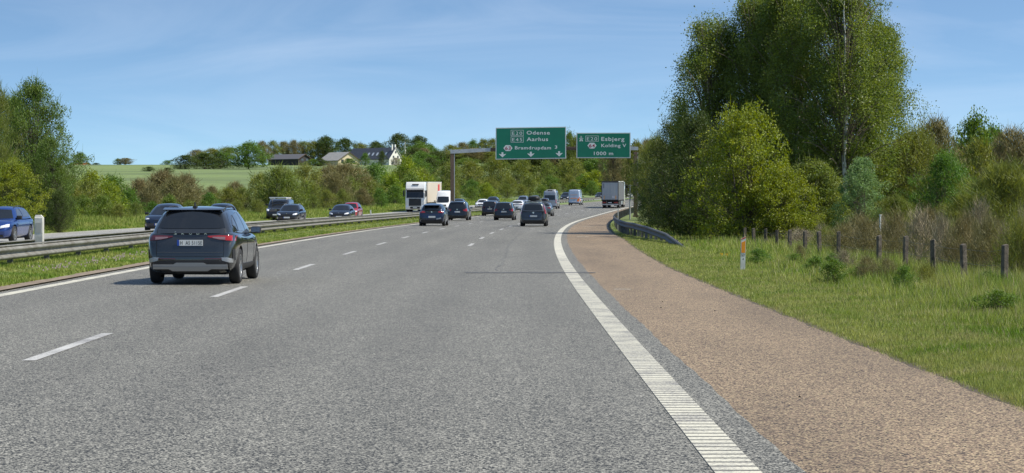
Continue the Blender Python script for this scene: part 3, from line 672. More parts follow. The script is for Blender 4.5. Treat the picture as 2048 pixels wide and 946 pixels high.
class Car:
    """local +y is forward; origin on the road under the middle"""
    def __init__(s, name, S, paintm, detail=1):
        s.S = S; s.paint = paintm; L_, W, H = S['L'], S['W'], S['H']; s.L, s.W, s.H = L_, W, H
        yr, yf = -L_ / 2, L_ / 2; a = W / 2; gc = S.get('gc', .2)
        TOP = S['top']        # [(y fraction from rear 0..1, z)]
        RP = S.get('rear', [(.2, .10), (.45, 0), (.6, .02), (1.0, .10), (1.2, .12)])   # z -> how far the rear face is set in
        FP = S.get('front', [(.2, .12), (.4, 0), (.6, .02), (.9, .12), (1.1, .2)])
        PW = S.get('plan', [(0, .84), (.025, .93), (.07, .975), (.2, 1), (.75, 1), (.9, .96), (.965, .87), (1, .70)])
        us = [0, .012, .03, .06, .1, .16, .22, .3, .38, .46, .54, .62, .7, .78, .85, .91, .95, .98, .992, 1]
        ring = S.get('ring', [(.0, 0, 0), (.80, 0, 0), (.93, 0, .05), (.975, .22, 0), (.995, .5, 0), (1.0, .72, 0), (.985, .88, 0), (.95, .965, 0), (.86, 1, 0), (.45, 1, .02), (0, 1, .03)])
        V = []; k = len(ring)
        for u in us:
            zt = lerp_tab(TOP, u); wf = lerp_tab(PW, u)
            for fx, fz, dz in ring:
                z = gc + (zt - gc) * fz + dz
                r0 = yr + lerp_tab(RP, z); f0 = yf - lerp_tab(FP, z)
                y = r0 + (f0 - r0) * u
                if u == 0: y -= .035 * (1 - fx * fx)
                if u == 1: y += .05 * (1 - fx * fx)
                V.append((a * fx * wf, y, z))
        n = len(us); bm = bmesh.new(); R_ = [bm.verts.new(v) for v in V]; Lf = [(R_[i] if abs(V[i][0]) < 1e-6 else bm.verts.new((-V[i][0], V[i][1], V[i][2]))) for i in range(len(V))]
        for side, arr in ((1, R_), (-1, Lf)):
            for i in range(n - 1):
                for j in range(k - 1):
                    q = [arr[i * k + j], arr[(i + 1) * k + j], arr[(i + 1) * k + j + 1], arr[i * k + j + 1]]
                    bm.faces.new(q if side > 0 else q[::-1])
        for base, fl in ((0, 1), ((n - 1) * k, -1)):   # end caps
            for side, arr in ((1, R_), (-1, Lf)):
                # a column of quads from centre line to the edge
                c0 = arr[base]; cz = arr[base + k - 1]
                for j in range(1, k - 2):
                    pass
            lo = [Lf[base + j] for j in range(k - 1, 0, -1)] + [R_[base + j] for j in range(0, k)]
            # build rows across: pair left j with right j
            for j in range(1, k - 1):
                p, q = R_[base + j], R_[base + j + 1] if j + 1 < k else None
                l0, l1 = Lf[base + j], Lf[base + j + 1]
                vs = [l0, p, q, l1] if q is not l1 else [l0, p, q]
                vs = vs if fl > 0 else vs[::-1]
                try: bm.faces.new(vs)
                except Exception: pass
            try: bm.faces.new([Lf[base + 1], R_[base], R_[base + 1]] if fl > 0 else [Lf[base + 1], R_[base + 1], R_[base]])
            except Exception: pass
        bmesh.ops.recalc_face_normals(bm, faces=bm.faces)
        me = bpy.data.meshes.new('low'); bm.to_mesh(me); bm.free()
        o = bpy.data.objects.new('low', me); COL.objects.link(o)
        sb = o.modifiers.new('s', 'SUBSURF'); sb.levels = 1; sb.render_levels = 1
        # wheel wells
        cuts = []
        wr, wb, wo = S['wr'], S['wb'], S.get('wo', 0.0); s.ax = (-wb / 2 + wo, wb / 2 + wo)
        for yy in s.ax:
            c = MB(); rr = wr + .055
            for sd in (-1, 1):
                c2 = MB(); c2.lathe_x([(-.16, 0), (-.16, rr), (.25, rr), (.25, 0)], 28); co = c2.build('cut', None); co.location = (sd * (a - .10), yy, wr + .01)
                if sd < 0: co.rotation_euler.z = PI
                bo = o.modifiers.new('b', 'BOOLEAN'); bo.operation = 'DIFFERENCE'; bo.object = co; bo.solver = 'EXACT'; cuts.append(co)
        dg = bpy.context.evaluated_depsgraph_get(); dg.update()
        low = bpy.data.meshes.new_from_object(o.evaluated_get(dg))
        bpy.data.objects.remove(o)
        for c in cuts: bpy.data.objects.remove(c)
        # greenhouse
        G = S['green']  # [(yb, zb, wb, yr, zr, wr)] from front to rear, y in metres from the middle
        crown = S.get('crown', .045); bw, bro = S.get('bulge', (.18, .10)); nx, nv = 8, 5
        bm = bmesh.new()
        def P(i, v, t):
            yb, zb, wbb, yt, zt, wt = G[i]
            # v 0 belt .. 1 roof edge, t -1..1 across (only for end faces)
            y = yb + (yt - yb) * v; z = zb + (zt - zb) * v; ww = (wbb + (wt - wbb) * v) - 0.0
            ww += .03 * math.sin(PI * v)
            z2 = z + (crown * (1 - t * t) if v == 1 else 0)
            e = (1 - t * t)
            if i == 0: y += bw * e * (1 - .3 * v)
            if i == len(G) - 1: y -= bro * e * (1 - .3 * v)
            return Vector((ww * t, y, z2))
        def grid(fn, na, nb, flip=False):
            g = [[bm.verts.new(fn(i / na, j / nb)) for j in range(nb + 1)] for i in range(na + 1)]
            for i in range(na):
                for j in range(nb):
                    q = [g[i][j], g[i + 1][j], g[i + 1][j + 1], g[i][j + 1]]; bm.faces.new(q[::-1] if flip else q)
        last = len(G) - 1
        grid(lambda a_, b_: P(0, b_, a_ * 2 - 1), nx, nv); grid(lambda a_, b_: P(last, b_, a_ * 2 - 1), nx, nv, True)
        for i in range(last):
            for sd in (-1, 1):
                grid(lambda a_, b_: P(i, b_, sd) .lerp(P(i + 1, b_, sd), a_), 2, nv, sd < 0)
            grid(lambda a_, b_: P(i, 1, a_ * 2 - 1).lerp(P(i + 1, 1, a_ * 2 - 1), b_), nx, 2, True)
        bmesh.ops.remove_doubles(bm, verts=bm.verts, dist=.002)
        bmesh.ops.recalc_face_normals(bm, faces=bm.faces)
        gm = bpy.data.meshes.new('green'); bm.to_mesh(gm); bm.free()
        o = bpy.data.objects.new('g', gm); COL.objects.link(o); sb = o.modifiers.new('s', 'SUBSURF'); sb.levels = 1
        dg = bpy.context.evaluated_depsgraph_get(); dg.update()
        gre = bpy.data.meshes.new_from_object(o.evaluated_get(dg)); bpy.data.objects.remove(o)
        bm = bmesh.new(); bm.from_mesh(low); bm.from_mesh(gre)
        me = bpy.data.meshes.new('body'); bm.to_mesh(me); s.bvh = BVHTree.FromBMesh(bm); bm.free()
        s.root = empty(name); s.body = link_mesh('body', me, paintm, s.root, smooth=38)
        for x in (-1, 1):
            for yy in s.ax: add_wheel(s.root, x * (a - .115), yy, wr, .22, S.get('spokes', 5))
        m = MB(); m.box(-a * .75, a * .75, yr + .35, yf - .35, gc - .03, gc + .25)
        for yy in s.ax: m.tube((-a * .8, yy, wr), (a * .8, yy, wr), .05)
        m.build('underbody', G_under, s.root)
    def hit(s, side, u, z):
        """side rear/front: u is x; left/right: u is y; top: (u, z) is (x, y)"""
        if side == 'rear': o, d = Vector((u, -9, z)), Vector((0, 1, 0))
        elif side == 'front': o, d = Vector((u, 9, z)), Vector((0, -1, 0))
        elif side == 'right': o, d = Vector((9, u, z)), Vector((-1, 0, 0))
        elif side == 'left': o, d = Vector((-9, u, z)), Vector((1, 0, 0))
        else: o, d = Vector((u, z, 9)), Vector((0, 0, -1))
        h = s.bvh.ray_cast(o, d); return h[0], h[1]
    def strip(s, name, side, lo, hi, m, off=.008, nv=4, sub=3, parent=None, label=None):
        """panel laid on the body between a lower and an upper outline with equally many points"""
        A, B = [], []
        for (p, q), out in ((( lo, None), A), ((hi, None), B)):
            for i in range(len(p) - 1):
                for t in range(sub): out.append((p[i][0] + (p[i + 1][0] - p[i][0]) * t / sub, p[i][1] + (p[i + 1][1] - p[i][1]) * t / sub))
            out.append(p[-1])
        n = len(A); V = []; 
        prev = None
        for i in range(n):
            for j in range(nv + 1):
                t = j / nv; u = A[i][0] + (B[i][0] - A[i][0]) * t; z = A[i][1] + (B[i][1] - A[i][1]) * t
                h, nn = s.hit(side, u, z)
                if h is None:
                    h = prev.copy() if prev is not None else Vector((0, 0, 0))
                    if side in ('rear', 'front'): h.x, h.z = u, z
                    elif side in ('left', 'right'): h.y, h.z = u, z
                    nn = Vector((0, 0, 0))
                prev = h.copy()
                D = {'rear': (0, -1, 0), 'front': (0, 1, 0), 'right': (1, 0, 0), 'left': (-1, 0, 0), 'top': (0, 0, 1)}[side]
                V.append(h + (nn + Vector(D)) * off * .6)
        k = nv + 1; mb = MB(); W2 = [v - Vector({'rear': (0, -1, 0), 'front': (0, 1, 0), 'right': (1, 0, 0), 'left': (-1, 0, 0), 'top': (0, 0, 1)}[side]) * (off + .004) for v in V]
        fs = [(i * k + j, (i + 1) * k + j, (i + 1) * k + j + 1, i * k + j + 1) for i in range(n - 1) for j in range(nv)]
        mb.add(V, fs)
        N_ = len(V); rim = [i * k for i in range(n)] + [(n - 1) * k + j for j in range(1, k)] + [i * k + nv for i in range(n - 2, -1, -1)] + [j for j in range(nv - 1, 0, -1)]
        mb.v += [tuple(v) for v in W2]
        for a, b in zip(rim, rim[1:] + rim[:1]): mb.f.append((a, b, b + N_, a + N_))
        o = mb.build(name, m, parent or s.root, smooth=30)
        if label: o['label'] = label
        return o
    def both(s, name, side, lo, hi, m, **k):
        out = []
        if side in ('rear', 'front', 'top'):
            for q in (1, -1): out.append(s.strip(name, side, [(q * a, b) for a, b in lo], [(q * a, b) for a, b in hi], m, **k))
        else:
            for q in ('right', 'left'): out.append(s.strip(name, q, lo, hi, m, **k))
        return out
    def plate(s, side, z, w_=.52, h_=.115, text=None, blue=True):
        h, n = s.hit(side, 0, z); d = -1 if side == 'rear' else 1; y = h.y + d * .015
        m = MB(); m.box(-w_ / 2, w_ / 2, min(y, y + d * .01), max(y, y + d * .01), z - h_ / 2, z + h_ / 2); p = m.build('number_plate', G_plate, s.root)
        if blue: 
            x0 = -w_ / 2 if side == 'rear' else w_ / 2 - .045
            m = MB(); m.box(x0, x0 + .045, min(y + d * .011, y + d * .013), max(y + d * .011, y + d * .013), z - h_ / 2, z + h_ / 2); m.build('plate_band', G_plateb, p)
        if text and side == 'rear':
            m = MB(); text_mb(m, text, -w_ / 2 + .065, w_ / 2 - .015, z - h_ * .33, h_ * .66, y - .0125, weight=.01); m.build('plate_text', M_blackt, p, fix=False)
        return p
    def mirror(s, y, z, col=None, k=1):
        for q in (1, -1):
            h, n = s.hit('right' if q > 0 else 'left', y, z)
            x = h.x if h else q * s.W / 2
            m = MB(); m.box(-.10, .12, -.10, .08, -.07, .08)
            o = m.build('wing_mirror', col or s.paint, s.root, bevel=.045, smooth=40); o.location = (x + q * .12 * k, y, z + .03)
            m = MB(); m.box(-.09 if q > 0 else -.01, .01 if q > 0 else .09, -.03, .03, -.06, -.03); m.build('mirror_arm', G_black, o)
            m = MB(); m.box(-.085, .105, -.112, -.1035, -.05, .06); m.build('mirror_glass', G_glass2, o)
    def rails(s, x, y0, y1, m=None):
        for q in (1, -1):
            mb = MB(); pts = []
            for i in range(9):
                t = i / 8; y = y0 + (y1 - y0) * t; h, n = s.hit('top', q * x, y); pts.append(Vector((q * x, y, (h.z if h else s.H) + .05 * min(1, 4 * t, 4 * (1 - t)) + .005)))
            for a, b in zip(pts, pts[1:]): mb.tube(a, b, .016, n=6)
            mb.build('roof_rail', m or G_black, s.root, smooth=40)
    def badge(s, side, z, r=.05, m=None, text=None):
        h, n = s.hit(side, 0, z); d = -1 if side == 'rear' else 1
        mb = MB(); mb.lathe_x([(0, 0), (.012, 0), (.012, r * .98), (0, r)], 18); o = mb.build('badge', m or G_chrome, s.root, smooth=30); o.rotation_euler.z = d * PI / 2; o.location = (0, h.y + d * .006, z)
    def put(s, px, Z, oncoming=False, label='', cat='car', group=None, row=None):
        X = px2x(px, Z); th = -math.atan(slope(Z)); half = s.L / 2
        # px, Z describe the end of the car that faces the camera
        dY = half * math.cos(th); dX = -half * math.sin(th)
        s.root.location = (X + dX, Z + dY, rz(Z + dY) + .004); s.root.rotation_euler = (math.atan((rz(Z + 6) - rz(Z - 2)) / 8), 0, th)
        if oncoming: s.root.rotation_euler = (-math.atan((rz(Z + 6) - rz(Z - 2)) / 8), 0, th + PI)
        tag(s.root, label, cat, group); return s.root
    def shift_copy(s, px, Z, label, group=None): 
        pass

def seg(z, *pts): return [(p, z) for p in pts]

def suv_spec(L_=4.6, W=1.88, H=1.6, belt=1.0, tail=1.05, hood=1.0, nose=.78, wr=.35, wb=2.75, wsb=.95, rf=.35, rr=-1.75, rb=-2.0, roofw=.60, gc=.2, rdrop=.10, **k):
    """wsb/rf: windscreen base and roof front y; rr/rb: roof rear and rear-glass base y"""
    hw = W / 2
    u = lambda y: (y + L_ / 2) / L_
    top = [(0, tail - .03), (u(rb) , tail), (u(wsb) - .02, hood + .02), (u(wsb) + .02, hood), (.93, (hood + nose) / 2 + .06), (.98, nose), (1, nose - .12)]
    mid = (rf + rr) / 2
    green = [(wsb, hood - .02, hw * .86, rf, H - .10 - .02, roofw * .95), (wsb - .42, belt - .0, hw * .93, rf - .25, H - .065, roofw), (mid, belt, hw * .95, mid, H - .05, roofw + .015), (rr + .3, belt + .03, hw * .93, rr + .35, H - .05 - rdrop * .4, roofw), (rb, tail - .04, hw * .85, rr, H - .05 - rdrop, roofw * .92)]
    S = dict(L=L_, W=W, H=H, wr=wr, wb=wb, gc=gc, top=top, green=green); S.update(k); return S

def dress_rear(c, zlo, zhi, wlo, whi, plate_z, lamps, plate_text=None, badge_z=None, wiper=True, glass=G_glass, plate_blue=False, lampm=None, bumper_z=.42):
    c.strip('rear_window', 'rear', [(-wlo, zlo), (0, zlo - .02), (wlo, zlo)], [(-whi, zhi), (0, zhi + .02), (whi, zhi)], glass, sub=5, nv=6)
    for lo, hi in lamps: c.both('tail_light', 'rear', lo, hi, lampm or G_red, off=.012)
    c.plate('rear', plate_z, text=plate_text, blue=plate_blue)
    if badge_z: c.badge('rear', badge_z)
    c.strip('bumper', 'rear', [(-c.W * .41, bumper_z - .14), (0, bumper_z - .15), (c.W * .41, bumper_z - .14)], [(-c.W * .42, bumper_z), (0, bumper_z), (c.W * .42, bumper_z)], G_black, sub=4, off=.02)
def dress_front(c, zlo, zhi, wlo, whi, plate_z, lamps, grille, lampm=None):
    c.strip('windscreen', 'front', [(-wlo, zlo), (0, zlo - .015), (wlo, zlo)], [(-whi, zhi), (0, zhi + .02), (whi, zhi)], G_glass, sub=5, nv=6)
    for lo, hi in lamps: c.both('headlight', 'front', lo, hi, lampm or G_head, off=.012)
    if plate_z: c.plate('front', plate_z)
    for lo, hi, nm in grille: c.strip(nm, 'front', lo, hi, G_black, off=.015, sub=4)
def side_glass(c, panes, m=G_glass2):
    for lo, hi in panes: c.both('side_window', 'right', lo, hi, m, off=.010)

# ----- the grey electric SUV ahead in the left lane
S = suv_spec(4.65, 1.88, 1.62, belt=1.04, tail=1.10, hood=1.02, nose=.80, wr=.365, wb=2.77, wsb=1.05, rf=.35, rr=-1.78, rb=-2.14, roofw=.62, gc=.23, rdrop=.06,
             rear=[(.23, .16), (.32, .04), (.50, 0), (.62, .03), (.70, .07), (.86, .06), (.98, .10), (1.12, .16)], crown=.05, bulge=(.2, .10), spokes=5)
hero = Car('grey_suv', S, paint('graphite', (.032, .034, .036), metal=.4, rough=.14))
c = hero
c.strip('rear_window', 'rear', [(-.79, 1.17), (-.4, 1.155), (.4, 1.155), (.79, 1.17)], [(-.655, 1.475), (-.35, 1.515), (.35, 1.515), (.655, 1.475)], G_glass, sub=4, nv=6)
m = MB(); 
sp = [(-.62, 1.53), (0, 1.555), (.62, 1.53)]
h0, _ = c.hit('rear', 0, 1.52); y0 = h0.y
m.prismx([(y0 - .035, 1.545), (y0 + .22, 1.592), (y0 + .25, 1.53), (y0 - .01, 1.528)], -.63, .63); m.build('roof_spoiler', c.paint, c.root, bevel=.015, smooth=40)
m = MB(); m.tube((-.12, y0 - .02, 1.19), (.34, y0 - .015, 1.215), .011, .007, 6); m.tube((.33, y0 - .01, 1.16), (.34, y0 - .015, 1.215), .012, n=6); m.build('rear_wiper', G_black, c.root)
for q in (1, -1):
    lo = [(q * .36, .985), (q * .60, .925), (q * .90, .900)]; hi = [(q * .36, 1.005), (q * .60, 1.015), (q * .90, 1.010)]
    t = c.strip('tail_light', 'rear', lo, hi, G_red if q > 0 else G_dred, off=.014, sub=5)  # sunlit right lamp and unlit left lamp painted as two reds
    c.strip('lamp_lens', 'rear', [(q * .46, .962), (q * .60, .934), (q * .72, .926)], [(q * .46, .985), (q * .60, .985), (q * .72, .985)], mat('lamp_crystal', (.22, .13, .14), .1, coat=1), off=.020, parent=t)
    c.strip('side_reflector', 'rear', [(q * .86, .50), (q * .895, .50)], [(q * .86, .72), (q * .895, .74)], G_black, off=.012, sub=1)
    c.strip('corner_trim', 'rear', [(q * .66, .50), (q * .80, .46), (q * .86, .455)], [(q * .64, .56), (q * .76, .565), (q * .87, .53)], G_silver, off=.012, sub=3)
    for lo_, hi_ in (([(q * .655, .62)], None),): pass
    c.strip('shut_line', 'rear', [(q * .690, .585), (q * .697, .585)], [(q * .690, 1.13), (q * .697, 1.13)], G_sep, off=.004, sub=1, nv=8)
c.strip('shut_line', 'rear', [(-.69, .583), (0, .583), (.69, .583)], [(-.69, .592), (0, .592), (.69, .592)], G_sep, off=.004, sub=6)
c.strip('crease', 'rear', [(-.68, .660), (0, .655), (.68, .660)], [(-.68, .675), (0, .670), (.68, .675)], mat('paint_crease', (.05, .055, .062), .4), off=.003, sub=6)
c.strip('red_reflector', 'rear', [(-.66, .530), (-.30, .530)], [(-.66, .545), (-.30, .545)], G_dred, off=.014); c.strip('red_reflector', 'rear', [(.30, .530), (.66, .530)], [(.30, .545), (.66, .545)], G_dred, off=.014)
c.strip('lower_bumper', 'rear', [(-.80, .25), (-.4, .235), (.4, .235), (.80, .25)], [(-.80, .47), (-.4, .50), (.4, .50), (.80, .47)], G_black, off=.010, sub=4)
c.strip('skid_plate', 'rear', [(-.76, .33), (-.44, .33), (-.36, .29), (.36, .29), (.44, .33), (.76, .33)], [(-.76, .425), (-.34, .425), (-.28, .455), (.28, .455), (.34, .425), (.76, .425)], G_silver, off=.030, sub=2)
c.strip('skid_slot', 'rear', [(-.76, .372), (0, .372), (.76, .372)], [(-.76, .380), (0, .380), (.76, .380)], mat('trim_shade', (.22, .23, .24), .4), off=.040, sub=6)
c.plate('rear', .865, w_=.53, h_=.12, text='H  AS 5115E', blue=True)
for i, ch in enumerate('SKODA'):
    x = -.31 + i * .155; h, _ = c.hit('rear', x, 1.055); m = MB(); text_mb(m, ch, x - .028, x + .028, 1.035, .042, h.y - .012, weight=.01)
    if i == 0: m.box(x - .012, x + .012, h.y - .013, h.y - .011, 1.088, 1.095)
    m.build('tailgate_letter', G_chrome, c.root, fix=False)
m = MB(); m.prismx([(-1.62, 1.60), (-1.50, 1.60), (-1.56, 1.70), (-1.60, 1.70)], -.014, .014); m.box(-.04, .04, -1.64, -1.46, 1.58, 1.62); m.build('roof_antenna', G_black, c.root)
side_glass(c, [([(-1.66, 1.22), (-1.38, 1.10)], [(-1.50, 1.33), (-1.30, 1.42)]), ([(-1.28, 1.10), (-.35, 1.08)], [(-1.18, 1.43), (-.38, 1.49)]), ([(-.28, 1.08), (.72, 1.07)], [(-.30, 1.49), (.30, 1.43)])])
c.both('window_trim', 'right', [(-1.62, 1.075), (.75, 1.045)], [(-1.62, 1.088), (.75, 1.058)], G_chrome, off=.008, sub=8, nv=1)
c.both('shut_line', 'right', [(-.325, .42), (-.315, .42)], [(-.325, 1.06), (-.315, 1.06)], G_sep, off=.003, sub=1, nv=8)
c.both('shut_line', 'right', [(.80, .42), (.81, .42)], [(.80, 1.04), (.81, 1.04)], G_sep, off=.003, sub=1, nv=8)
c.both('door_handle', 'right', [(-.62, .90), (-.42, .90)], [(-.62, .935), (-.42, .935)], c.paint, off=.03, sub=2)
c.both('door_handle', 'right', [(.45, .89), (.65, .89)], [(.45, .925), (.65, .925)], c.paint, off=.03, sub=2)
c.both('sill_trim', 'right', [(-.95, .28), (.95, .28)], [(-.95, .40), (.95, .40)], G_black, off=.014, sub=8)
c.rails(.60, -1.55, .25, G_black)
dress_front(c, 1.06, 1.44, .74, .56, None, [([(.55, .68), (.86, .70)], [(.55, .76), (.84, .80)])], [([(-.5, .42), (.5, .42)], [(-.5, .72), (.5, .72)], 'grille')])
c.mirror(.80, 1.06, G_black, 1.2)
c.put(379, 43.2, label='dark grey SUV driving ahead in the left lane, nearest car, with a white number plate')

def rear_hatch(c, **k): pass
def mk_hatch(name, col, L_, W, H, **k):
    return Car(name, suv_spec(L_, W, H, **k), col)

# dark blue compact hatchback, left lane
c = mk_hatch('blue_hatchback', paint('night_blue', (.010, .022, .055)), 4.26, 1.81, 1.57, belt=.98, tail=1.05, hood=.98, wr=.35, wb=2.72, wsb=1.15, rf=.35, rr=-1.68, rb=-1.93, roofw=.60, gc=.19)
c.strip('rear_window', 'rear', [(-.66, 1.12), (0, 1.10), (.66, 1.12)], [(-.58, 1.38), (0, 1.42), (.58, 1.38)], G_glass, sub=5, nv=5)
c.strip('black_tailgate', 'rear', [(-.70, .86), (0, .86), (.70, .86)], [(-.72, 1.08), (0, 1.09), (.72, 1.08)], mat('gloss_black', (.008, .008, .009), .1, coat=1), off=.006, sub=6)
c.both('tail_light', 'rear', [(.46, .92), (.80, .90)], [(.44, 1.01), (.79, 1.03)], G_red, off=.016); c.badge('rear', .97); c.plate('rear', .63)
c.strip('bumper', 'rear', [(-.70, .22), (0, .20), (.70, .22)], [(-.72, .42), (0, .40), (.72, .42)], G_black, off=.012, sub=5)
c.strip('diffuser', 'rear', [(.34, .44), (.66, .50)], [(.34, .52), (.66, .58)], G_silver, off=.014)
side_glass(c, [([(-1.35, 1.10), (-.35, 1.06)], [(-1.2, 1.37), (-.35, 1.42)]), ([(-.28, 1.06), (.75, 1.03)], [(-.28, 1.42), (.32, 1.38)])]); c.mirror(.8, 1.03, G_black)
dress_front(c, 1.02, 1.38, .70, .54, None, [([(.55, .66), (.84, .70)], [(.55, .76), (.82, .80)])], [([(-.5, .3), (.5, .3)], [(-.5, .5), (.5, .5)], 'grille')])
m = MB(); m.prismx([(-1.98, 1.44), (-1.6, 1.50), (-1.6, 1.44), (-1.92, 1.42)], -.56, .56); m.build('roof_spoiler', MATS['gloss_black'], c.root, bevel=.01)
c.put(863, 145, label='dark blue hatchback with red tail lights in the left lane, behind the black people carrier')

def mpv(name, col, px, Z, label, lampm, L_=4.85, W=1.90, H=1.72, roofbox=False, vert=False, rails=True, plate=True, group=None):
    c = mk_hatch(name, col, L_, W, H, belt=1.02, tail=1.06, hood=1.02, nose=.80, wr=.34, wb=2.9, wsb=1.35, rf=.55, rr=-2.12, rb=-2.32, roofw=.66, gc=.19, rdrop=.05,
                  rear=[(.2, .10), (.4, 0), (.55, .02), (.65, .07), (1.1, .12)], bulge=(.2, .07))
    c.strip('rear_window', 'rear', [(-.74, 1.12), (0, 1.10), (.74, 1.12)], [(-.66, 1.55), (0, 1.57), (.66, 1.55)], G_glass, sub=5, nv=5)
    if vert: c.both('tail_light', 'rear', [(.80, .86), (.90, .86)], [(.66, 1.56), (.70, 1.56)], lampm, off=.02, nv=10)
    else: c.both('tail_light', 'rear', [(.52, .88), (.72, .80), (.90, .82)], [(.52, 1.00), (.72, 1.02), (.88, 1.10)], lampm, off=.018)
    c.badge('rear', .97 if not vert else .93, .06); c.plate('rear', .76 if not vert else .70)
    c.strip('bumper', 'rear', [(-.80, .22), (0, .20), (.80, .22)], [(-.82, .40), (0, .40), (.82, .40)], G_black, off=.012, sub=5)
    c.strip('shut_line', 'rear', [(-.72, .60), (0, .595), (.72, .60)], [(-.72, .61), (0, .605), (.72, .61)], G_sep, off=.004, sub=5)
    m = MB(); h, _ = c.hit('rear', 0, 1.60); m.prismx([(h.y - .09, H - .12), (h.y + .25, H - .055), (h.y + .25, H - .14), (h.y, H - .15)], -.60, .60); m.build('roof_spoiler', col, c.root, bevel=.015, smooth=40)
    side_glass(c, [([(-2.0, 1.12), (-1.1, 1.09)], [(-1.92, 1.52), (-1.1, 1.56)]), ([(-1.0, 1.09), (-.1, 1.07)], [(-1.0, 1.56), (-.1, 1.58)]), ([(-.02, 1.07), (1.0, 1.05)], [(-.02, 1.58), (.5, 1.54)])])
    if rails: c.rails(.62, -1.8, .3, G_silver if not vert else G_black)
    dress_front(c, 1.08, 1.52, .74, .58, None, [([(.5, .66), (.84, .70)], [(.5, .76), (.82, .82)])], [([(-.5, .35), (.5, .35)], [(-.5, .7), (.5, .7)], 'grille')])
    c.mirror(1.0, 1.08, G_black, 1.2)
    if roofbox: add_box(c, .0 if roofbox == 1 else .1, H)
    c.put(px, Z, label=label, group=group); return c
def add_box(c, x, H, y=-.6, w_=.42):
    m = MB(); ys = [-1.0, -.9, -.6, 0, .6, .9, 1.05]; ks = [.55, .8, .95, 1, .95, .8, .45]; ring = 12; vs = []
    for yy, k in zip(ys, ks):
        for i in range(ring):
            t = 2 * PI * i / ring; cx = math.copysign(abs(math.cos(t)) ** .6, math.cos(t)); sz = math.copysign(abs(math.sin(t)) ** .6, math.sin(t))
            vs.append((x + w_ * k * cx, y + yy, H + .26 + .19 * k * sz * (1 if sz > 0 else .8)))
    fs = [(a * ring + i, a * ring + (i + 1) % ring, (a + 1) * ring + (i + 1) % ring, (a + 1) * ring + i) for a in range(len(ys) - 1) for i in range(ring)] + [tuple(range(ring))[::-1], tuple(range((len(ys) - 1) * ring, len(ys) * ring))]
    m.add(vs, fs); b = m.build('roof_box', G_black if not hasattr(c, 'boxm') else c.boxm, c.root, smooth=50)
    m = MB()
    for yy in (-.5, .5): m.box(-.6, .6, y + yy - .03, y + yy + .03, H + .04, H + .08); m.box(-.62, -.57, y + yy - .03, y + yy + .03, H - .06, H + .07); m.box(.57, .62, y + yy - .03, y + yy + .03, H - .06, H + .07)
    m.build('roof_bars', G_silver, c.root)
black = paint('black', (.010, .011, .014)); black2 = paint('soft_black', (.014, .016, .020)); brownb = paint('dark_aubergine', (.022, .012, .016))
mpv('people_carrier', black, 914, 186, 'black people carrier with silver roof rails, just right of the dark blue hatchback', G_red)
mpv('people_carrier', brownb, 979, 229, 'black minivan in the left lane beside the median rail, left of the white crossover', G_dred, L_=4.5, W=1.83, H=1.66)
mpv('people_carrier', black2, 1007, 188, 'black minivan in the middle lane directly in front of the white crossover', G_red, L_=4.5, W=1.83, H=1.64)
mpv('people_carrier', paint('slate', (.045, .05, .056)), 1066.5, 143, 'dark grey people carrier with a roof box and tall tail lights in the right lane', G_red, L_=4.6, W=1.83, H=1.64, roofbox=1, vert=True)

# white crossover hatch, left lane
c = mk_hatch('white_crossover', paint('white', (.74, .75, .76), metal=0), 4.45, 1.86, 1.52, belt=1.0, tail=1.08, hood=.98, wr=.35, wb=2.68, wsb=.95, rf=.25, rr=-1.5, rb=-1.98, roofw=.56, rdrop=.12)
dress_rear(c, 1.13, 1.36, .68, .54, .72, [([(.28, .93), (.84, .92)], [(.28, .97), (.84, 1.02)])], badge_z=1.02)
c.strip('light_bar', 'rear', [(-.30, .94), (.30, .94)], [(-.30, .96), (.30, .96)], G_black, off=.012)
side_glass(c, [([(-1.2, 1.10), (-.3, 1.06)], [(-1.1, 1.30), (-.3, 1.38)]), ([(-.22, 1.06), (.6, 1.04)], [(-.22, 1.38), (.2, 1.34)])]); c.mirror(.7, 1.04, G_black)
dress_front(c, 1.02, 1.33, .7, .52, None, [([(.5, .66), (.84, .70)], [(.5, .74), (.82, .78)])], [([(-.5, .3), (.5, .3)], [(-.5, .5), (.5, .5)], 'grille')])
c.put(1034, 268, label='white crossover seen from behind in the left lane, partly hidden by the black minivan')
# grey car with roof box
c = mk_hatch('grey_estate', paint('mid_grey', (.16, .18, .20), metal=.6), 4.6, 1.84, 1.52, belt=.98, tail=1.02, hood=.95, wr=.34, wb=2.7, wsb=1.0, rf=.3, rr=-1.8, rb=-2.1, roofw=.58)
dress_rear(c, 1.08, 1.36, .68, .56, .66, [([(.42, .86), (.84, .84)], [(.42, .94), (.82, 1.0)])], badge_z=.96, plate_blue=False)
side_glass(c, [([(-1.7, 1.08), (-.3, 1.04)], [(-1.5, 1.32), (-.3, 1.38)]), ([(-.22, 1.04), (.6, 1.02)], [(-.22, 1.38), (.25, 1.34)])]); c.mirror(.75, 1.02, G_black); c.rails(.54, -1.6, .1)
c.boxm = mat('paint_boxdark', (.03, .012, .018), .2, coat=1); add_box(c, .05, 1.50)
c.put(1087, 226, label='mid grey car with a dark roof box, beyond the dark grey people carrier')

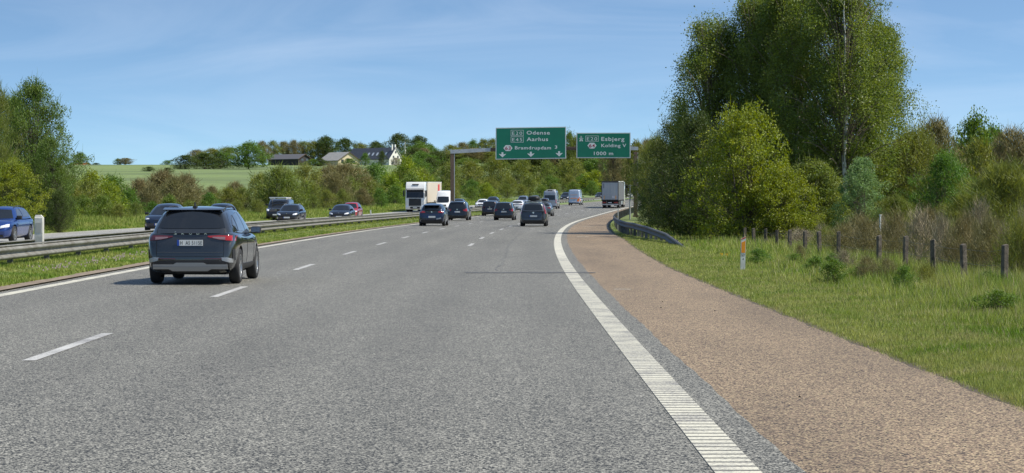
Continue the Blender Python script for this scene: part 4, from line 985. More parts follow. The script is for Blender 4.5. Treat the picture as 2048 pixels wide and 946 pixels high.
# ----- vans: tall body with the windscreen part as a short greenhouse
def van(name, col, px, Z, label, L_=5.9, W=2.0, H=2.6, oncoming=False, kind='panel', cat='van', belt=1.15):
    hood = 1.12
    S = suv_spec(L_, W, H, belt=belt, tail=belt, hood=hood, nose=.9, wr=.35, wb=L_ * .61, wsb=L_ / 2 - .95, rf=L_ / 2 - 1.75, rr=-L_ / 2 + .16, rb=-L_ / 2 + .10, roofw=W / 2 * .86, gc=.25, rdrop=.02,
                 rear=[(.2, .08), (.35, 0), (.5, .0), (.6, .05), (1.2, .06)], bulge=(.2, .02), crown=.05, plan=[(0, .93), (.02, .97), (.05, .99), (.2, 1), (.8, 1), (.92, .96), (.97, .88), (1, .74)])
    hw = W / 2
    S['green'][-1] = (-L_ / 2 + .08, belt - .05, hw * .95, -L_ / 2 + .16, H - .08, hw * .84); S['green'][-2] = (-L_ / 2 + 1.0, belt, hw * .98, -L_ / 2 + 1.0, H - .06, hw * .86)
    S['green'][2] = (0, belt, hw * .985, 0, H - .06, hw * .87); S['green'][1] = (L_ / 2 - 1.6, belt, hw * .97, L_ / 2 - 2.1, H - .07, hw * .86); S['green'][0] = (L_ / 2 - .95, hood - .03, hw * .86, L_ / 2 - 1.75, H - .16, hw * .80)
    c = Car(name, S, col); g = L_ / 2
    zt = min(H - .3, 1.95)
    c.strip('windscreen', 'front', [(-.80, 1.2), (0, 1.18), (.80, 1.2)], [(-.70, zt), (0, zt + .03), (.70, zt)], G_glass, sub=5, nv=6)
    c.both('headlight', 'front', [(.62, .82), (.90, .86)], [(.62, .95), (.88, 1.04)], G_head, off=.012)
    c.strip('grille', 'front', [(-.5, .72), (.5, .72)], [(-.52, .95), (.52, .95)], G_black, off=.015, sub=4); c.strip('bumper', 'front', [(-.85, .30), (0, .28), (.85, .30)], [(-.86, .60), (0, .60), (.86, .60)], G_black, off=.02, sub=5)
    c.badge('front', .90, .09); c.plate('front', .50, blue=False)
    c.both('side_window', 'right', [(g - 2.3, 1.3), (g - 1.25, 1.24)], [(g - 2.25, zt - .05), (g - 1.75, zt - .05)], G_glass2, off=.010)
    c.both('tail_light', 'rear', [(.86, .85), (.96, .85)], [(.84, 1.35), (.93, 1.35)], G_red, off=.015)
    c.strip('bumper', 'rear', [(-.88, .28), (0, .28), (.88, .28)], [(-.89, .45), (0, .45), (.89, .45)], G_black, off=.03, sub=5)
    if kind == 'window' : c.strip('rear_window', 'rear', [(-.78, 1.28), (0, 1.28), (.78, 1.28)], [(-.74, 1.95), (0, 1.97), (.74, 1.95)], G_glass, sub=5, nv=5); c.both('side_window', 'right', [(-g + .5, 1.3), (-g + 2.0, 1.3)], [(-g + .5, 1.9), (-g + 2.0, 1.9)], G_glass2, off=.01)
    c.strip('shut_line', 'rear', [(-.008, .48), (.008, .48)], [(-.008, H - .18), (.008, H - .18)], G_sep, off=.004, sub=1, nv=10)
    c.plate('rear', .62, blue=False)
    c.mirror(g - 1.3, 1.35, G_black, 1.6)
    c.put(px, Z, oncoming, label, cat); return c
c = van('camper_van', paint('silver_grey', (.30, .31, .33), metal=.5), 1099.5, 298, 'tall silver camper van with a dark rear window driving away in the left lane', H=2.62, kind='window', cat='camper van')
m = MB(); m.box(-.55, .55, -1.9, 1.0, 2.60, 2.72); m.build('roof_rack', mat('white_roof', (.7, .7, .7), .4), c.root, bevel=.04)
m = MB(); m.box(-.35, .35, -2.7, -2.2, 2.60, 2.70); m.build('roof_vent', G_black, c.root, bevel=.02)
c = van('delivery_van', paint('pale_silver', (.42, .47, .54), metal=.4), 1148, 344, 'silver delivery van with an orange corner panel driving away, left of the curtain-sided lorry', H=2.6)
M_or = mat('orange_livery', (.80, .22, .03), .4)
c.strip('orange_panel', 'rear', [(.45, .62), (.84, .62)], [(.60, 1.15), (.85, 1.15)], M_or, off=.010)
c.strip('orange_panel', 'right', [(-2.85, .62), (-1.5, .62)], [(-2.85, 1.3), (-1.9, 1.3)], M_or, off=.008)
c.strip('orange_stripe', 'rear', [(-.6, 1.10), (.45, 1.10)], [(-.6, 1.2), (.5, 1.2)], M_or, off=.010); c.strip('grey_band', 'rear', [(-.62, 1.65), (.5, 1.65)], [(-.62, 1.75), (.5, 1.75)], mat('grey_livery', (.5, .3, .2), .5), off=.010)
van('white_van', paint('van_white', (.74, .74, .73), metal=0), 884, 266, 'white high-roofed van coming towards us just right of the white lorry', H=2.75, oncoming=True)

# ----- oncoming cars on the far carriageway
def oncoming(name, col, px, Z, label, L_=4.5, W=1.82, H=1.48, cat='car', hood=.92, belt=.95, tail=1.0, wsb=.95, rf=.25, rr=-1.6, rb=-2.0, roofw=.56, railm=None, lamp=None, grille=True, plate=True, **k):
    c = mk_hatch(name, col, L_, W, H, belt=belt, tail=tail, hood=hood, wsb=wsb, rf=rf, rr=rr, rb=rb, roofw=roofw, **k)
    dress_front(c, hood + .05, H - .17, .70, roofw - .06, .42 if plate else None, [lamp or ([(.48, .60), (.80, .66)], [(.50, .70), (.80, .78)])],
                ([([(-.45, .52), (.45, .52)], [(-.48, .66), (.48, .66)], 'grille')] if grille else []) + [([(-.6, .22), (.6, .22)], [(-.6, .34), (.6, .34)], 'air_intake')])
    side_glass(c, [([(rb + .55, belt + .10), (-.30, belt + .08)], [(rr + .25, H - .20), (-.30, H - .13)]), ([(-.22, belt + .08), (wsb - .35, belt + .06)], [(-.22, H - .13), (rf - .10, H - .17)])])
    c.strip('rear_window', 'rear', [(-.6, tail + .08), (.6, tail + .08)], [(-.5, H - .18), (.5, H - .18)], G_glass, sub=4)
    c.both('tail_light', 'rear', [(.5, .80), (.82, .80)], [(.5, .92), (.8, .95)], G_red, off=.012)
    c.mirror(wsb - .25, hood + .06, G_black, 1.2)
    if railm: c.rails(roofw - .04, rr + .3, rf - .1, railm)
    if grille: c.badge('front', .72, .05)
    c.put(px, Z, True, label, cat); return c
oncoming('blue_estate', paint('bright_blue', (.012, .045, .20)), -24, 86, 'bright blue car at the left edge of the picture on the far carriageway', H=1.53, W=1.80, L_=4.35, belt=.98, hood=.95, wb=2.6, rr=-1.75, rb=-2.0, railm=G_black)
oncoming('dark_blue_car', paint('deep_blue', (.008, .014, .035)), 318, 117, 'smooth dark blue oncoming car partly hidden by the nearest grey SUV', H=1.60, W=1.90, L_=4.75, belt=1.0, hood=.93, wb=2.85, wsb=1.2, rf=.2, rr=-1.5, rb=-2.1, grille=False, lamp=([(.55, .72), (.84, .68)], [(.60, .76), (.84, .80)]))
oncoming('dark_blue_saloon', paint('steel_blue', (.02, .035, .065)), 430, 141, 'dark steel-blue car on the far carriageway just above the roof of the grey SUV', H=1.58, W=1.85)
c = van('black_van', paint('van_black', (.012, .013, .017)), 551, 187, 'black van with a white ladder rack on its roof on the far carriageway', L_=5.0, W=1.94, H=1.92, oncoming=True, belt=1.05)
m = MB()
for q in (-1, 1): m.box(q * .72 - .03, q * .72 + .03, -1.5, 1.2, 1.96, 2.02)
for y in (-1.2, -.4, .4, 1.0): m.box(-.76, .76, y - .04, y + .04, 1.99, 2.05); m.box(-.75, -.70, y - .03, y + .03, 1.84, 1.99); m.box(.70, .75, y - .03, y + .03, 1.84, 1.99)
m.box(-.78, .78, 1.15, 1.3, 1.97, 2.07); m.build('ladder_rack', mat('white_rack', (.72, .72, .72), .4), c.root)
oncoming('black_estate', paint('estate_black', (.012, .014, .022)), 573, 166, 'black estate car with silver roof rails in front of the black van', H=1.50, W=1.84, L_=4.8, rr=-1.9, rb=-2.25, railm=G_silver, roofw=.60)
oncoming('black_hatchback', paint('hatch_black', (.014, .016, .024)), 677, 174, 'black hatchback with two bright headlights, overlapping the red car on the far carriageway', H=1.46, W=1.79)
oncoming('red_car', paint('red', (.32, .012, .02), metal=.1), 696, 203, 'red car half hidden behind the black hatchback on the far carriageway', H=1.60, W=1.78, belt=1.0, hood=.98)
oncoming('white_coupe', paint('white2', (.74, .74, .73), metal=0), 962, 305, 'low white oncoming car with a black windscreen right of the left gantry post', H=1.36, W=1.92, belt=.86, hood=.82, tail=.92, L_=4.5, roofw=.54, nose=.68)
oncoming('black_car', black, 982, 332, 'black car tucked in behind the low white car on the far carriageway', H=1.5)
oncoming('dark_car', black2, 913, 292, 'dark car mostly hidden between the white van and the left gantry post', H=1.5)
oncoming('silver_car', paint('silver', (.30, .34, .40), metal=.7), 1043, 338, 'silver-blue car coming towards us above the white crossover on the far carriageway', H=1.6)
oncoming('dark_grey_car', paint('dgrey', (.04, .05, .06)), 1066, 360, 'dark grey car above the roof boxes on the far carriageway, left of the camper van', H=1.5)
oncoming('black_suv', black, 1129, 425, 'black SUV between the silver camper van and the silver delivery van', H=1.72, W=1.95, belt=1.1, hood=1.08, tail=1.1)
oncoming('black_saloon', black2, 1197, 468, 'black car just left of the curtain-sided lorry on the far carriageway', H=1.5)
oncoming('white_car', paint('white3', (.74, .74, .73), metal=0), 1254, 510, 'white car seen between the curtain-sided lorry and the traffic signal', H=1.5)
oncoming('silver_hatchback', paint('silver2', (.25, .28, .32), metal=.7), 1291, 556, 'most distant grey car at the far right end of the visible motorway', H=1.55)
c = mk_hatch('navy_car', paint('navy', (.012, .025, .06)), 4.4, 1.82, 1.48, belt=.96, tail=1.0, hood=.93, rr=-1.6, rb=-2.0)
dress_rear(c, 1.05, 1.32, .66, .54, .6, [([(.5, .84), (.84, .84)], [(.5, .94), (.82, .98)])]); side_glass(c, [([(-1.3, 1.04), (.6, 1.0)], [(-1.2, 1.3), (.2, 1.33)])])
c.put(1281, 438, label='navy blue car driving away right of the right gantry post')

# ----- lorries
def lorry(name, label, px, Z, oncoming, cabm, sidem, rearm, oncoming_red=False):
    """origin at the rear axle group end; local +y forward; length 16 m"""
    root = empty(name); W = 2.5; a = W / 2; LT = 16.2
    # trailer: y from 0 (rear doors) to 13.6
    zf, zt = 1.20, 3.98
    if oncoming: zt = 3.86
    m = MB(); m.box(-a + .02, a - .02, .03, 13.6, zf, zt - .12); m.build('trailer_box', sidem, root, bevel=.01)
    m = MB(); m.box(-a, a, -.02, 13.62, zt - .12, zt - .04); rf = m.build('trailer_roof', mat('trailer_roof_white', (.66, .66, .64), .5), root, bevel=.01)
    m = MB(); m.box(-a, a, -.03, .05, zt - .22, zt - .02); m.box(-a, -a + .09, -.03, .05, zf - .05, zt - .22); m.box(a - .09, a, -.03, .05, zf - .05, zt - .22); m.box(-a + .09, a - .09, -.03, .05, zf - .05, zf + .05)
    m.build('rear_frame', mat('dark_frame', (.05, .045, .045), .5), root)
    for q in (-1, 1):
        m = MB(); m.box(min(q * .01, q * (a - .1)), max(q * .01, q * (a - .1)), -.02, .028, zf + .06, zt - .24); d = m.build('rear_door', rearm, root)
        for x in (.22, .62):
            b = MB(); b.tube((q * x, -.05, zf - .0), (q * x, -.05, zt - .3), .016, n=6); b.box(q * x - .05, q * x + .05, -.08, -.03, zf + .5, zf + .62); b.build('lock_bar', G_silver, d)
        m = MB(); m.box(q * .85 - .05, q * .85 + .05, -.035, -.021, zf + .12, zf + .62); m.build('marker_strip', mat('amber_tape', (.75, .33, .03), .4), d)
    m = MB(); m.box(.32, .72, -.034, -.021, zf + .30, zf + .58); m.build('label_patch', mat('pale_patch', (.62, .60, .62), .5), root)
    m = MB(); m.box(-.98, -.86, -.034, -.021, 2.9, 3.6); m.build('label_patch', mat('dark_patch', (.12, .12, .16), .5), root)
    # curtain folds and posts
    m = MB()
    for k in range(22):
        y = .3 + k * .62
        for q in (-1, 1): m.box(q * a - (.0 if q > 0 else .012), q * a + (.012 if q > 0 else 0), y, y + .05, zf + .05, zt - .16)
    m.build('curtain_strap', mat('strap_' + sidem.name, (.20, .205, .21) if not oncoming else (.55, .50, .42), .6), root)
    m = MB(); m.box(-a, a, .1, 13.5, zf - .14, zf); m.box(-.5, .5, .2, 12.8, .85, 1.06); m.build('chassis', G_under, root)
    # under-run bar, lights, mudflaps
    m = MB(); m.box(-a + .05, a - .05, .02, .14, .45, .62); m.build('underrun_bar', mat('bumper_grey', (.48, .46, .45), .5), root, bevel=.01)
    for q in (-1, 1):
        m = MB(); m.box(q * .85 - .28, q * .85 + .28, -.02, .03, .72, .90); m.build('tail_light', G_red, root)
        m = MB(); m.box(q * .85 - .30, q * .85 + .30, .05, .08, .36, 1.06); m.build('mudflap', G_under, root)
    m = MB(); m.box(-.26, .26, -.01, .02, .74, .86); m.build('number_plate', G_plate, root)
    for y in (2.6, 3.9, 5.2):
        for q in (-1, 1): add_wheel(root, q * (a - .2), y, .50, .38, 8)
    for q in (-1, 1):
        m = MB(); m.box(q * a - .03, q * a + .0, 6.2, 9.6, .45, 1.0); m.build('side_guard', G_silver, root)
    # tractor
    c0 = 14.1; c1 = 16.35; cb = MB()
    prof = [(c0, .95), (c0, 3.35), (c0 + .2, 3.80), (c0 + 1.5, 3.80), (c1 - .45, 3.45), (c1 - .22, 2.75), (c1 - .02, 1.75), (c1, .55), (c1 - .1, .32), (c0 + .9, .32), (c0 + .9, .95)]
    cb.prismx(prof, -a + .02, a - .02); cb.build('cab', cabm, root, bevel=.07, smooth=40, seg=3)
    def slab(nm, x0, x1, ylo, yhi, z0, z1, mm, th=.03):
        s_ = MB(); s_.add([(x0, ylo, z0), (x1, ylo, z0), (x1, yhi, z1), (x0, yhi, z1), (x0, ylo + th, z0), (x1, ylo + th, z0), (x1, yhi + th, z1), (x0, yhi + th, z1)], [(0, 1, 2, 3), (4, 5, 6, 7), (0, 4, 5, 1), (1, 5, 6, 2), (2, 6, 7, 3), (3, 7, 4, 0)]); return s_.build(nm, mm, root)
    slab('windscreen', -1.08, 1.08, c1 - .02, c1 - .23, 1.80, 2.78, G_glass)
    slab('sun_visor', -1.10, 1.10, c1 + .06, c1 - .02, 2.72, 2.98, G_black, .12)
    slab('visor_panel', -1.05, 1.05, c1 + .03, c1 - .1, 2.86, 3.08, cabm, .12)
    slab('roof_intake', -.42, .42, c1 - .46, c1 - .66, 3.44, 3.58, G_black, .09)
    slab('grille', -.78, .78, c1 - .0, c1 - .03, .78, 1.72, G_black, .035)
    for k in range(5): slab('grille_bar', -.72, .72, c1 + .036, c1 + .03, .86 + k * .17, .885 + k * .17, mat('grille_grey', (.06, .06, .06), .4), .01)
    slab('lower_grille', -.62, .62, c1 - .0, c1 - .0, .42, .68, G_black, .02)
    for q in (-1, 1):
        s0, s1 = sorted((q * .84, q * 1.14)); slab('headlight', s0, s1, c1 + .005, c1 - .03, .62, .92, G_head, .02)
        m = MB(); m.box(q * 1.24 - .005, q * 1.24 + .005, c0 + 1.0, c1 - .40, 1.85, 2.65); m.build('side_window', G_glass2, root)
        m = MB(); m.box(q * 1.42 - .09, q * 1.42 + .09, c1 - .15, c1 + .12, 1.95, 2.75); mr = m.build('wing_mirror', G_black, root, bevel=.04)
        m = MB(); m.box(min(q * 1.2, q * 1.4), max(q * 1.2, q * 1.4), c1 - .06, c1 - .0, 2.62, 2.70); m.build('mirror_arm', G_black, mr)
        add_wheel(root, q * (a - .17), c1 - 1.35, .50, .34, 8); add_wheel(root, q * (a - .2), c0 - 1.6, .50, .40, 8)
        m = MB(); m.box(q * 1.235 - .01, q * 1.235 + .01, c0 - 2.6, c0 + .5, .35, .95); m.build('side_skirt', cabm, root)
    m = MB(); m.box(-.26, .26, c1 + .02, c1 + .035, .50, .61); m.build('number_plate', G_plate, root)
    m = MB(); m.box(-.9, .9, c0 - 3.2, c0 + 1, .55, .95); m.build('tractor_chassis', G_under, root)
    if oncoming_red:
        for q in (-1, 1):
            m = MB(); m.box(q * a - .02, q * a + .02, 2.2, 3.7, 2.2, 3.5); m.build('red_panel', mat('red_livery', (.55, .05, .04), .5), root)
    th = -math.atan(slope(Z + 8)); X = px2x(px, Z)
    pitch = math.atan((rz(Z + 14) - rz(Z)) / 14)
    if oncoming:
        # front at (X, Z)
        root.rotation_euler = (-pitch, 0, th + PI); fx, fy = -math.sin(th + PI) * 16.35, math.cos(th + PI) * 16.35
        root.location = (X - fx, Z - fy, rz(Z) + math.tan(pitch) * 16.35 + .01)
    else: root.rotation_euler = (pitch, 0, th); root.location = (X, Z, rz(Z) + .005)
    tag(root, label, 'lorry'); return root
lorry('curtain_lorry', 'grey curtain-sided lorry seen from behind in the right lane, under the smaller green sign', 1220, 307, False, paint('cab_white', (.7, .7, .68), metal=0), mat('grey_curtain', (.17, .175, .18), .6), mat('rear_door_grey', (.36, .38, .41), .5))
lorry('white_lorry', 'white lorry with a cream trailer coming towards us on the far carriageway', 830, 266, True, MATS['paint_cab_white'], mat('cream_curtain', (.62, .56, .46), .6), mat('rear_door_grey', (.36, .38, .41), .5), oncoming_red=True)
# ---------------------------------------------------------------- vegetation
RN = np.random.default_rng(11)
def leafm(name, col, var=None, trans=.35, isl=.45, orand=.0, rough=.55): 
    return mat('leaf_' + name, col, rough, var=var, vscale=.9, vdet=3, trans=trans, island=isl, obj_rand=orand, spec=.35)
LM = {
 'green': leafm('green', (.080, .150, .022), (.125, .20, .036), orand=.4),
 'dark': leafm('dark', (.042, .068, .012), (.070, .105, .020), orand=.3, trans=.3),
 'lime': leafm('lime', (.15, .215, .018), (.225, .27, .028), orand=.3),
 'olive': leafm('olive', (.120, .155, .028), (.175, .20, .045), orand=.35),
 'brown': leafm('brown', (.155, .145, .055), (.21, .185, .075), orand=.3, trans=.2),
 'pale': leafm('pale', (.14, .22, .075), (.20, .28, .11), orand=.3),
 'birch': leafm('birch', (.105, .155, .028), (.170, .215, .045), trans=.4, isl=.38, rough=.5),
 'greyt': leafm('greyt', (.23, .19, .115), (.30, .25, .16), trans=.0),
 'mapleleaf': leafm('mapleleaf', (.15, .20, .020), (.215, .25, .032)),
 'mid': leafm('mid', (.075, .135, .024), (.12, .18, .036), orand=.2),
 'blossom': leafm('blossom', (.45, .42, .34), (.3, .28, .2), trans=.1),
}
B_dark = mat('bark_dark', (.075, .060, .045), .9, var=(.14, .12, .10), vscale=5, vdet=6)
B_grey = mat('bark_grey', (.19, .16, .115), .9, var=(.12, .10, .07), vscale=4, vdet=6)
B_birch = mat('bark_birch', (.55, .53, .48), .75, var=(.10, .09, .08), vscale=3.2, vdet=8, vmin=.52, vmax=.60)

def tubes(paths, nside=5):
    """paths: list of (points (k,3), radii (k,))"""
    Vs, Fs, off = [], [], 0; ang = np.arange(nside) * 2 * PI / nside
    for P, r in paths:
        P = np.asarray(P, float); r = np.asarray(r, float); k = len(P)
        d = np.gradient(P, axis=0); d /= np.linalg.norm(d, axis=1)[:, None] + 1e-9
        ref = np.where(np.abs(d[:, 2:3]) > .9, [[1., 0, 0]], [[0, 0, 1.]]); a = np.cross(d, ref); a /= np.linalg.norm(a, axis=1)[:, None] + 1e-9; b = np.cross(d, a)
        V = P[:, None] + r[:, None, None] * (np.cos(ang)[None, :, None] * a[:, None] + np.sin(ang)[None, :, None] * b[:, None])
        idx = off + np.arange(k * nside).reshape(k, nside); nx = np.roll(idx, -1, 1)
        Fs.append(np.stack([idx[:-1], nx[:-1], nx[1:], idx[1:]], -1).reshape(-1, 4)); Vs.append(V.reshape(-1, 3)); off += k * nside
    return np.concatenate(Vs), np.concatenate(Fs)
def leaves(C, size, asp=.55, droop=0., rs=RN, up=.3):
    n = len(C); nrm = rs.normal(size=(n, 3)); nrm[:, 2] = np.abs(nrm[:, 2]) + up; nrm /= np.linalg.norm(nrm, axis=1)[:, None]
    a = rs.normal(size=(n, 3)); a[:, 2] -= droop; a -= (a * nrm).sum(1)[:, None] * nrm; a /= np.linalg.norm(a, axis=1)[:, None] + 1e-9
    b = np.cross(nrm, a); s = size * rs.uniform(.6, 1.35, n)[:, None]
    V = np.stack([C - a * s * .5, C + b * s * asp * .5 + a * s * .05, C + a * s * .5, C - b * s * asp * .5 + a * s * .05], 1).reshape(-1, 3)
    return V, np.arange(n * 4).reshape(n, 4)
def crown_pts(n, H, R, base, shape, rs, lobes=5, shell=.55):
    """clump centres: height from base to H, lumpy outline"""
    h = rs.uniform(0, 1, n) ** .9; th = rs.uniform(0, 2 * PI, n)
    ph = rs.uniform(0, 2 * PI, 4); am = .22 * (np.sin(3 * th + ph[0] + 5 * h) + .8 * np.sin(2 * th + ph[1] - 7 * h) + .6 * np.sin(5 * th + ph[2] + 11 * h))
    spike = 1 + .28 * (rs.uniform(0, 1, n) < .12) * rs.uniform(.3, 1, n)
    h = np.where(spike > 1, np.minimum(1.12, h * 1.08), h)
    rr = R * shape(np.minimum(h, 1)) * (1 + am) * spike * (shell + (1 - shell) * rs.uniform(0, 1, n) ** .5) * rs.choice([1, .55, .3], n, p=[.66, .24, .10])
    return np.stack([rr * np.cos(th), rr * np.sin(th), base + (H - base) * h], 1)
def shp_round(h): return np.sqrt(np.clip(1 - (2 * h - .85) ** 2 / 1.35, .05, 1))
def shp_bush(h): return np.sqrt(np.clip(1 - h ** 1.9, .04, 1)) * (.85 + .15 * np.minimum(1, h * 5))
def shp_tall(h): return np.clip(np.sin(PI * (h * .86 + .11)), .12, 1) ** .7
PROTO = {}
def proto(kind, seed, H, R, base, shape, nclump, crad, nleaf, lsize, leaf, bark, tr, stems=1, limb=.35, twig=0, nside=5, droop=0., flat=.7, asp=.55, sag=0., up=.3):
    """build one tree's two meshes; returns (trunk mesh, crown mesh, H, R)"""
    rs = np.random.default_rng(seed)
    C = crown_pts(nclump, H, R, base, shape, rs)
    paths = []
    for s in range(stems):
        b0 = np.array([rs.normal() * .12 * R * (stems > 1), rs.normal() * .12 * R * (stems > 1), -.4]); top = np.array([rs.normal() * .12 * R, rs.normal() * .12 * R, H * (.9 if stems == 1 else rs.uniform(.55, .9))])
        if stems > 1: top[:2] += rs.normal(size=2) * R * .35
        t = np.linspace(0, 1, 7)[:, None]; P = b0 + (top - b0) * t; P[1:-1, :2] += rs.normal(size=(5, 2)) * .025 * H
        paths.append((P, tr * (1 - t[:, 0] * .9)))
    st = [p[0] for p in paths]
    k = int(len(C) * limb)
    for i in range(k):
        c = C[i]; P = st[rs.integers(len(st))]; hz = max(.05, min(.8, (c[2] / H) * rs.uniform(.45, .8))); f = hz * (len(P) - 1); j = int(f); b0 = P[j] + (P[min(j + 1, len(P) - 1)] - P[j]) * (f - j)
        mid = (b0 + c) / 2 + np.array([0, 0, .08 * H * rs.uniform(-.3, 1)]); t = np.linspace(0, 1, 5)[:, None]
        Q = (1 - t) ** 2 * b0 + 2 * t * (1 - t) * mid + t ** 2 * c; r0 = tr * .34 * (1 - hz * .6)
        paths.append((Q, r0 * (1 - t[:, 0] * .85)))
    TV, TF = tubes(paths, nside)
    CV, CF, off = [], [], 0
    if nleaf:
        L_ = np.repeat(C, nleaf, 0); g = rs.normal(size=L_.shape); g *= (rs.uniform(0, 1, (len(L_), 1)) ** .25) / (np.linalg.norm(g, axis=1)[:, None] + 1e-9) * 1.25
        cr = crad * rs.uniform(.55, 1.35, len(C)); L_ = L_ + g * np.repeat(cr, nleaf)[:, None] * np.array([1, 1, flat])
        if sag: L_[:, 2] -= sag * rs.uniform(0, 1, len(L_)) ** 2 * (np.hypot(L_[:, 0], L_[:, 1]) / R)
        L_ = L_[L_[:, 2] > .05]
        v, f = leaves(L_, lsize, asp, droop, rs, up); CV.append(v); CF.append(f); off += len(v)
    if twig:   # thin twigs as slender quads
        n = len(C) * twig; c = np.repeat(C, twig, 0); d = rs.normal(size=(n, 3)); d[:, 2] = np.abs(d[:, 2]) * .6 + .05; d /= np.linalg.norm(d, axis=1)[:, None]
        d += (c / (np.linalg.norm(c, axis=1)[:, None] + 1e-9)) * .5
        o = c + rs.normal(size=(n, 3)) * crad * .5; l = crad * rs.uniform(.5, 1.3, n)[:, None]; wv = np.cross(d, rs.normal(size=(n, 3))); wv /= np.linalg.norm(wv, axis=1)[:, None] + 1e-9; w_ = lsize * .16 * wv
        v = np.stack([o - w_, o + w_, o + d * l + w_ * .25, o + d * l - w_ * .25], 1).reshape(-1, 3); CV.append(v); CF.append(np.arange(n * 4).reshape(n, 4) + off)
    def mk(nm, V, Fc, m):
        me = bpy.data.meshes.new(nm); q = len(Fc); me.vertices.add(len(V)); me.vertices.foreach_set('co', V.astype(np.float32).ravel()); me.loops.add(q * 4); me.loops.foreach_set('vertex_index', Fc.astype(np.int32).ravel())
        me.polygons.add(q); me.polygons.foreach_set('loop_start', np.arange(0, q * 4, 4, dtype=np.int32)); me.update(calc_edges=True); me.materials.append(m); return me
    PROTO.setdefault(kind, []).append((mk('trunk', TV, TF, bark), mk('crown', np.concatenate(CV), np.concatenate(CF), leaf), H, R))
def plant(kind, name, X, Y, H, R, label, cat, group=None, var=None, z=None, rz_=None, sub='trunk'):
    ps = PROTO[kind]; tm, cm, h0, r0 = ps[var % len(ps)] if var is not None else ps[rnd.randrange(len(ps))]
    r = empty(name, (X, Y, gz(X, Y) if z is None else z), rnd.uniform(0, 6.28) if rz_ is None else rz_); tag(r, label, cat, group)
    s = (R / r0, R / r0, H / h0)
    for nm, me in ((sub, tm), ('crown', cm)):
        o = bpy.data.objects.new(nm, me); COL.objects.link(o); o.parent = r; o.scale = s
    return r
def plant_px(kind, name, px, Y, top, wpx, label, cat, group=None, **k):
    X = px2x(px, Y); g = gz(X, Y); H = max(.6, row2z(top, Y) - g); R = wpx / 2 / F * Y
    return plant(kind, name, X, Y, H, R, label, cat, group, **k)

# prototypes (metres at their natural size)
for s in range(3):
    proto('olive', 20 + s, 4.0, 2.3, .5, shp_bush, 170, .42, 26, .15, LM['olive'], B_dark, .06, stems=5, twig=8)
    proto('brown', 30 + s, 3.8, 2.2, .3, shp_bush, 210, .42, 22, .12, LM['brown'], B_grey, .05, stems=7, twig=20)
    proto('greenb', 40 + s, 4.0, 2.3, .3, shp_bush, 160, .42, 32, .17, LM['green'], B_dark, .06, stems=4, twig=4)
    proto('limeb', 50 + s, 4.5, 2.2, .4, shp_bush, 150, .42, 30, .18, LM['lime'], B_dark, .06, stems=4, twig=5)
for s in range(2):
    proto('darkb', 60 + s, 4.5, 2.3, .2, shp_bush, 190, .45, 40, .18, LM['dark'], B_dark, .07, stems=3)
    proto('round', 70 + s, 11., 5.5, 1.2, shp_round, 250, 1.25, 46, .42, LM['green'], B_dark, .22, nside=6)
    proto('roundd', 75 + s, 11., 5.5, 1.0, shp_round, 250, 1.25, 46, .42, LM['dark'], B_dark, .22, nside=6)
    proto('roundo', 85 + s, 11., 5.0, 1.5, shp_round, 210, .85, 30, .38, LM['olive'], B_dark, .2, nside=6, twig=6)
    proto('bare', 80 + s, 11., 4.2, 2.2, shp_round, 260, .8, 9, .26, LM['brown'], B_grey, .16, nside=5, twig=20, limb=.8)
proto('thin', 90, 12., 3.0, 3.0, shp_tall, 160, .8, 12, .33, LM['olive'], B_grey, .15, twig=14, limb=.8)
# near ones with small leaves
proto('maple', 101, 6.2, 2.9, .2, lambda h: (.55 + .45 * np.sqrt(np.clip(1 - h ** 4, 0, 1))) * np.clip(1.25 - .55 * h, 0, 1), 460, .36, 60, .105, LM['mapleleaf'], B_dark, .07, stems=6, twig=4, asp=.8)
proto('maple', 102, 6.0, 2.6, .3, shp_bush, 480, .34, 56, .10, LM['olive'], B_dark, .07, stems=5, twig=6, asp=.8)
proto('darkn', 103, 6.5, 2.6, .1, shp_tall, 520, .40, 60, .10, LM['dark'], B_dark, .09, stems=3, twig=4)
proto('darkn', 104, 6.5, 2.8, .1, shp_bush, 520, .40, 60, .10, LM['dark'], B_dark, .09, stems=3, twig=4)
proto('palen', 105, 5.5, 1.8, .3, shp_tall, 320, .30, 60, .09, LM['pale'], B_dark, .06, stems=3, asp=.7)
proto('greenn', 106, 7, 3.0, .4, shp_tall, 480, .42, 54, .12, LM['green'], B_dark, .1, stems=3, twig=4)
proto('broad', 113, 8, 3.4, .3, shp_round, 620, .46, 60, .13, LM['mid'], B_grey, .13, stems=2, twig=4, limb=.5)
proto('olivn', 107, 7, 3.0, .4, shp_tall, 460, .42, 36, .10, LM['olive'], B_grey, .09, stems=5, twig=18, limb=.6)
proto('twiggy', 108, 2.4, 1.5, .1, shp_bush, 150, .36, 16, .07, LM['brown'], B_grey, .020, stems=9, twig=16, limb=.8)
proto('twiggy', 109, 2.2, 1.6, .1, shp_bush, 80, .40, 5, .07, LM['greyt'], B_grey, .022, stems=9, twig=22, limb=.9)
proto('twiggy', 112, 2.2, 1.6, .1, shp_bush, 130, .38, 22, .07, LM['olive'], B_grey, .022, stems=9, twig=12, limb=.9)
proto('greybush', 110, 6, 3.2, .3, shp_bush, 420, .5, 10, .09, LM['olive'], B_grey, .06, stems=8, twig=40, limb=.6)
proto('blossom', 111, 4, 2.2, .4, shp_bush, 150, .4, 26, .2, LM['blossom'], B_dark, .06, stems=4, twig=5)

